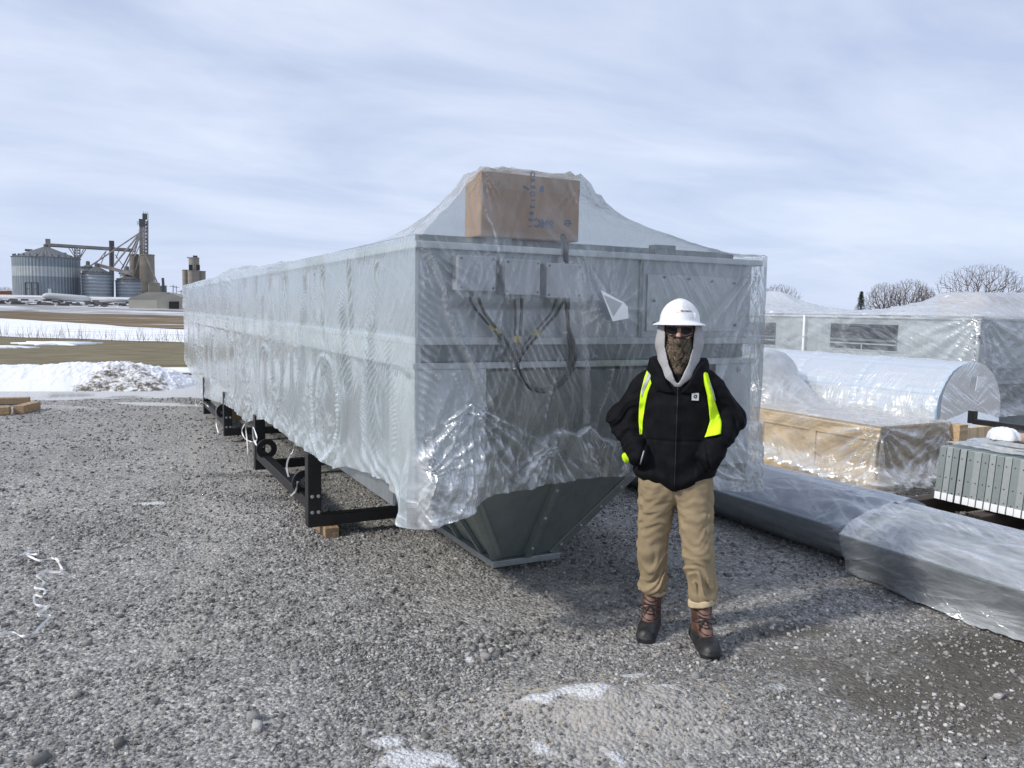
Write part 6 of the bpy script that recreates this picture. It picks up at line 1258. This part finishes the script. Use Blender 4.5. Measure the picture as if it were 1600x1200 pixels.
L(t,ramp(t,n.outputs['Fac'],[(.3,(.003,.0032,.0042)),(.7,(.008,.0085,.011))]),b.inputs['Base Color']); bp=N(t,'ShaderNodeBump',Strength=.3,Distance=.006); L(t,n.outputs['Fac'],bp.inputs['Height']); L(t,bp.outputs[0],b.inputs['Normal']); L(t,b.outputs[0],o.inputs[0]); BLK=m
jk=isomesh(f_jacket,(-.42,-.22,.82),(.40,.22,1.53),.0065,'jacket',BLK,person,xf=xfw)
def f_collar(X,Y,Z):   # thrown-back jacket hood and open collar round the neck
    cx__=-.012; r=np.sqrt(((X-cx__)/1.06)**2+((Y-.045)*1.0)**2); R0=np.interp(Z,[1.36,1.42,1.48,1.54,1.60,1.64],[.150,.158,.150,.138,.122,.110])
    an=np.arctan2(X-cx__,-(Y-.045))  # 0 = front
    d=np.abs(r-R0+.02)-.026; top=1.545-.15*np.exp(-(an/.55)**2)-.03*np.exp(-(an/1.1)**2)
    d=np.maximum(d,Z-top); d=np.maximum(d,1.37-Z)
    return d+.003*(tri(Z*16+an*1.5)-.5)-.001
isomesh(f_collar,(-.20,-.16,1.34),(.18,.24,1.66),.006,'jacket_hood',BLK,jk,xf=xfw)
# grey hooded sweatshirt round the face
def f_hood(X,Y,Z):
    o_=ell(X,Y,Z,(-.012,.045,1.665),(.120,.125,.150)); o_=smin(o_,cap(X,Y,Z,(-.012,.03,1.60),(-.012,-.012,1.455),.119,.098),.04)
    wd_=np.interp(Z,[1.40,1.42,1.46,1.50,1.55,1.60,1.65,1.70,1.75],[-.02,.004,.026,.042,.060,.069,.074,.076,.074])
    cut=np.maximum(np.abs(X+.012)-wd_,Y-.055+0*Z); 
    ins=o_+.016
    d=np.maximum(o_,-np.minimum(ins,9)); d=np.maximum(d,-cut); d=np.maximum(d,1.395+.9*np.maximum(np.abs(X+.012)-.01,0)-Z)*.8
    return d+.0018*(fbm(X*40,Y*40,Z*40,2,760)-.5)+.003*(tri(Z*9+np.abs(X+.012)*8)-.5)
GRY=simple('grey_marl',(.40,.40,.41),.95,0,.10,140,.4,220,(1,1,1),.1)
isomesh(f_hood,(-.16,-.14,1.38),(.14,.20,1.84),.0052,'hood',GRY,person,xf=xfw)
# camouflage face mask
def f_mask(X,Y,Z):
    d=ell(X,Y,Z,(-.012,.0,1.60),(.079,.096,.115)); d=smin(d,cap(X,Y,Z,(-.012,-.02,1.57),(-.010,-.045,1.475),.052,.034),.03); d=smin(d,cap(X,Y,Z,(-.014,-.088,1.655),(-.016,-.102,1.63),.012,.016),.02)
    top=1.652+.020*np.abs(X+.012)/.06+.006*np.exp(-((X+.015)/.02)**2)
    d=np.maximum(d,Z-top); d=np.maximum(d,Y-.06)
    return d+.004*(tri(Z*17+X*9+vnoise(X*12,Y*12,Z*12,771))-.5)*ss(1.60,1.50,Z)+.0015*(tri(Z*30-X*20)-.5)
m,t,o=mat('camouflage'); b=N(t,'ShaderNodeBsdfPrincipled',Roughness=.85); tcn=N(t,'ShaderNodeTexCoord'); n=N(t,'ShaderNodeTexNoise',Scale=34.,Detail=4,Roughness=.6,Distortion=1.8); L(t,tcn.outputs['Object'],n.inputs['Vector']); n2=N(t,'ShaderNodeTexNoise',Scale=22.,Detail=3,Distortion=2.); mp=N(t,'ShaderNodeMapping'); mp.inputs['Location'].default_value=(3,5,1); L(t,tcn.outputs['Object'],mp.inputs[0]); L(t,mp.outputs[0],n2.inputs['Vector'])
c1=ramp(t,n.outputs['Fac'],[(.38,(.008,.007,.006)),(.46,(.055,.038,.026)),(.52,(.16,.115,.08)),(.58,(.05,.038,.026)),(.66,(.30,.23,.17))]); c2=ramp(t,n2.outputs['Fac'],[(.60,g(0)),(.66,g(1))]); L(t,mixc(t,c2,c1,(.05,.07,.028)) if 'mixc' in globals() else c1,b.inputs['Base Color']); L(t,b.outputs[0],o.inputs[0]); CAMO=m
mk_=isomesh(f_mask,(-.10,-.13,1.42),(.08,.08,1.70),.0042,'face_mask',CAMO,person,xf=xfw)
W1=lambda *p:xfw(np.array([p]))[0]
b=MB(); P_=[]
for q in range(13):
    x=-.012+(-.066+.011*q); y=-.094*math.sqrt(max(0,1-((x+.012)/.085)**2))-.006-(.012 if 4<q<8 else 0); P_.append(W1(x,y,1.650+.020*abs(x+.012)/.06+.006*math.exp(-((x+.015)/.02)**2)))
b.tube(sm(P_,3),.0042,7); b.build('mask_trim',RUB,mk_,smooth=True)
# dark cap lining above the brow, under the hat
b=MB(); V=[]
for z_ in (1.722,1.78):
    for q in range(25): an=-1.6+3.2*q/24; V.append(W1(-.012+.083*math.sin(an),.02-.103*math.cos(an)+(.0 if z_<1.75 else .01),z_-.012*abs(math.sin(an))))
b.add(V,[(i,i+1,26+i,25+i) for i in range(24)]); b.build('headband',simple('dark_liner',(.03,.026,.02),.9),person,smooth=True)
# sunglasses
gl_=MB(); LENS=simple('dark_lens',(.004,.004,.005),.18,0,.2,5,0,1,(1,1,1),.2)
sgl=MB()
for s_ in (-1,1):
    out_=[]
    for (x,z) in ((.009,.011),(.030,.015),(.054,.014),(.066,.008),(.063,-.009),(.050,-.020),(.028,-.023),(.012,-.014)):
        X_=-.014+s_*x; y_=-.108+.9*(x**2)*2.6; out_.append(W1(X_,y_,1.694+z))
    sgl.slab(out_ if s_>0 else out_[::-1],LYv*.003)
sg_o=sgl.build('sunglasses',LENS,person)
b=MB(); b.tube(sm([W1(-.080,-.082,1.706),W1(-.060,-.100,1.710),W1(-.030,-.110,1.711),W1(-.014,-.112,1.706),W1(.002,-.110,1.711),W1(.032,-.100,1.710),W1(.052,-.082,1.706)],4),.0028,6); 
for s_ in (-1,1): b.tube([W1(-.014+s_*.064,-.088,1.706),W1(-.012+s_*.085,.03,1.700)],.0028,6)
b.build('glasses_frame',RUB,sg_o,smooth=True)
# hard hat
HW=simple('white_shell',(.82,.83,.84),.28,0,.02,4,0,1,(1,1,1),.5)
HC=np.array([-.014,.03,1.738])
def f_hat(X,Y,Z):
    x=X-HC[0]; y=Y-HC[1]; z=Z-HC[2]-.02*(-y); 
    dome=ell(x,y,z,(0,0,0),(.105,.130,.118)); ridge=cap(x,y,z,(0,-.075,.070),(0,.07,.093),.030,.030); dome=smin(dome,ridge,.025)
    shell=np.maximum(np.maximum(dome,-(dome+.006)),-z)
    r=np.sqrt((x/.140)**2+((y+.008)/.172)**2); br=np.maximum((r-1)*.15,np.abs(z+.004+.030*np.maximum(r-.72,0)/.28*.55)-.0035); br=np.maximum(br,-(dome+.008))
    d=smin(shell,br,.008)
    d=smin(d,cap(x,y,z,(.078,-.082,.018),(.078,-.079,.040),.006,.005),.006); d=smin(d,cap(x,y,z,(-.085,-.073,.012),(-.085,-.070,.02),.005,.005),.006)
    return d
hat=isomesh(f_hat,(-.18,-.18,1.68),(.15,.23,1.88),.0045,'hard_hat',HW,person,xf=xfw)
def on_sdf(f,x,z,y0=-.45,off=.0):
    y=np.full(np.shape(x),y0,float)
    for _ in range(90): y=y+np.clip(f(x,y,z),0,.05)*.7
    return y-off
def hat_f(X,Y,Z): return f_hat(X,Y,Z)
lt=textmesh('PRECISION',.0115,simple('black_print',(.01,.01,.01),.5),'lettering',hat,tuple(W1(0,0,0)),(1,0,0),(0,1,0),.0002,bold=.0002)
def wrapmesh(o,x0,z0,f,par,off=.0012,k=1.,curve=.0):
    q=par; tt=np.zeros(3)
    while q: tt+=np.array(q.location); q=q.parent
    c0=W1(0,0,0); me=o.data; V=np.array([v.co[:] for v in me.vertices])+tt-np.array(c0)
    x=x0+V[:,0]*k; z=z0+V[:,1]*k; y=on_sdf(f,x,z,off=off)-V[:,2]
    P=xfw(np.stack([x,y,z],-1))-tt
    for v,p in zip(me.vertices,P): v.co=p
wrapmesh(lt,.018,1.792,f_hat,hat)
# small outlined emblem left of the word
b=MB(); ring=[]; 
def decal(pts,f,name,mt,par,off=.001,n=1,th=.0008):
    P=np.array(pts,float); y=on_sdf(f,P[:,0],P[:,1],off=off); A=xfw(np.stack([P[:,0],y,P[:,1]],-1)); b=MB(); b.slab(list(A),-LYv*th); return b.build(name,mt,par)
ORG=simple('orange_print',(.75,.35,.06),.5)
cxe,cze=-.029,1.792
for (xa,za,xb,zb_) in ((-.008,.007,.006,.0055),(-.008,-.0055,.006,-.007),(-.008,.0055,-.0065,-.0055),(.0045,.0055,.006,-.0055)): decal([(cxe+xa,cze+za),(cxe+xb,cze+za),(cxe+xb,cze+zb_),(cxe+xa,cze+zb_)],f_hat,'emblem',ORG,hat)
decal([(-.020,1.7835),(.012,1.7832),(.012,1.7822),(-.020,1.7825)],f_hat,'emblem',ORG,hat)
# vest strips
NEON=simple('hi_vis_yellow',(.62,.92,.02),.7,0,.08,12,.3,40,(1,1,1),.2); REF=simple('reflective_tape',(.36,.37,.40),.5,0,.08,20)
def fj(X,Y,Z): return np.minimum(f_jacket(X,Y,Z),f_collar(X,Y,Z)+.0)
def stripd(Lp,Rp,name,mt,par,off=.004,n=50,m=8,puff=0.):
    Lp=np.array(Lp,float);Rp=np.array(Rp,float); t=np.linspace(0,1,n); k=np.linspace(0,1,len(Lp)); l=np.stack([np.interp(t,k,Lp[:,0]),np.interp(t,k,Lp[:,1])],-1); k=np.linspace(0,1,len(Rp)); r=np.stack([np.interp(t,k,Rp[:,0]),np.interp(t,k,Rp[:,1])],-1)
    u=np.linspace(0,1,m); P=l[:,None]*(1-u[None,:,None])+r[:,None]*u[None,:,None]; x=P[...,0];z=P[...,1]; y=on_sdf(f_jacket,x,z,off=off); y=y-puff*np.sin(np.pi*u)[None]*np.ones((n,1))*(.6+.8*vnoise(z*14,x*10,0,780))
    bk=y+.004; V=np.concatenate([np.stack([x,y,z],-1).reshape(-1,3),np.stack([x,bk,z],-1).reshape(-1,3)]); F1=grid_faces(n,m); N_=n*m
    rim=[i*m for i in range(n)]+[(n-1)*m+j for j in range(1,m)]+[i*m+m-1 for i in range(n-2,-1,-1)]+[j for j in range(m-2,0,-1)]
    Fs=np.concatenate([F1,F1[:,::-1]+N_,np.array([(rim[i],rim[(i+1)%len(rim)],N_+rim[(i+1)%len(rim)],N_+rim[i]) for i in range(len(rim))])]); return mesh_np(name,xfw(V),Fs,mt,par)
ve=stripd([(-.170,1.492),(-.186,1.44),(-.203,1.36),(-.210,1.27),(-.210,1.20),(-.200,1.135)],[(-.132,1.480),(-.140,1.43),(-.165,1.36),(-.180,1.27),(-.187,1.20),(-.188,1.135)],'safety_vest',NEON,person,.006)
stripd([(-.158,1.488),(-.176,1.44),(-.196,1.38),(-.200,1.34)],[(-.140,1.484),(-.158,1.43),(-.184,1.37),(-.196,1.33)],'reflective_strip',REF,ve,.0085)
v2=stripd([(.105,1.485),(.120,1.43),(.140,1.36),(.152,1.29),(.160,1.22),(.145,1.165),(.135,1.14)],[(.134,1.492),(.150,1.44),(.170,1.38),(.184,1.32),(.206,1.26),(.220,1.22),(.216,1.165)],'safety_vest',NEON,person,.008,puff=.022)
stripd([(.138,1.43),(.150,1.38),(.160,1.34)],[(.152,1.43),(.172,1.38),(.186,1.33)],'reflective_strip',REF,v2,.018)
def f_tail(X,Y,Z): return ell(X,Y,Z,(-.262,-.03,1.005),(.030,.022,.032))+.006*(tri(X*30+Z*14)-.5)
isomesh(f_tail,(-.32,-.08,.95),(-.21,.02,1.06),.0045,'safety_vest',NEON,person,xf=xfw)
# chest patch
p_=[(.062,1.372),(.098,1.370),(.098,1.331),(.062,1.333)]
pt_=decal(p_,f_jacket,'chest_patch',simple('patch_white',(.72,.72,.70),.7),jk,.004,th=.002)
lt=textmesh('C',.030,simple('patch_black',(.01,.01,.01),.6),'emblem',jk,tuple(W1(0,0,0)),(1,0,0),(0,1,0),.0004,bold=.0016); wrapmesh(lt,.080,1.351,f_jacket,jk,.0075,k=.8)
decal([(.084,1.356),(.089,1.360),(.090,1.352),(.083,1.346)],f_jacket,'emblem',simple('patch_black2',(.01,.01,.01),.6),jk,.0075)
b=MB(); zz=np.linspace(1.40,.88,40); yy_=on_sdf(f_jacket,np.full(40,-.010),zz,off=.0015); b.tube([W1(-.010,y,z) for y,z in zip(yy_,zz)],.0022,6); b.build('zip',simple('zip_dark',(.03,.03,.032),.4,.3),jk,smooth=True)
zz=np.linspace(1.06,.985,8); xx=np.interp(zz,[.985,1.06],[-.190,-.172]); yy_=on_sdf(f_jacket,xx,zz,off=.002); b=MB(); b.tube([W1(x,y,z) for x,y,z in zip(xx,yy_,zz)],.004,6); b.build('pocket_piping',simple('piping_grey',(.35,.35,.36),.5),jk,smooth=True)
#PERSON_END
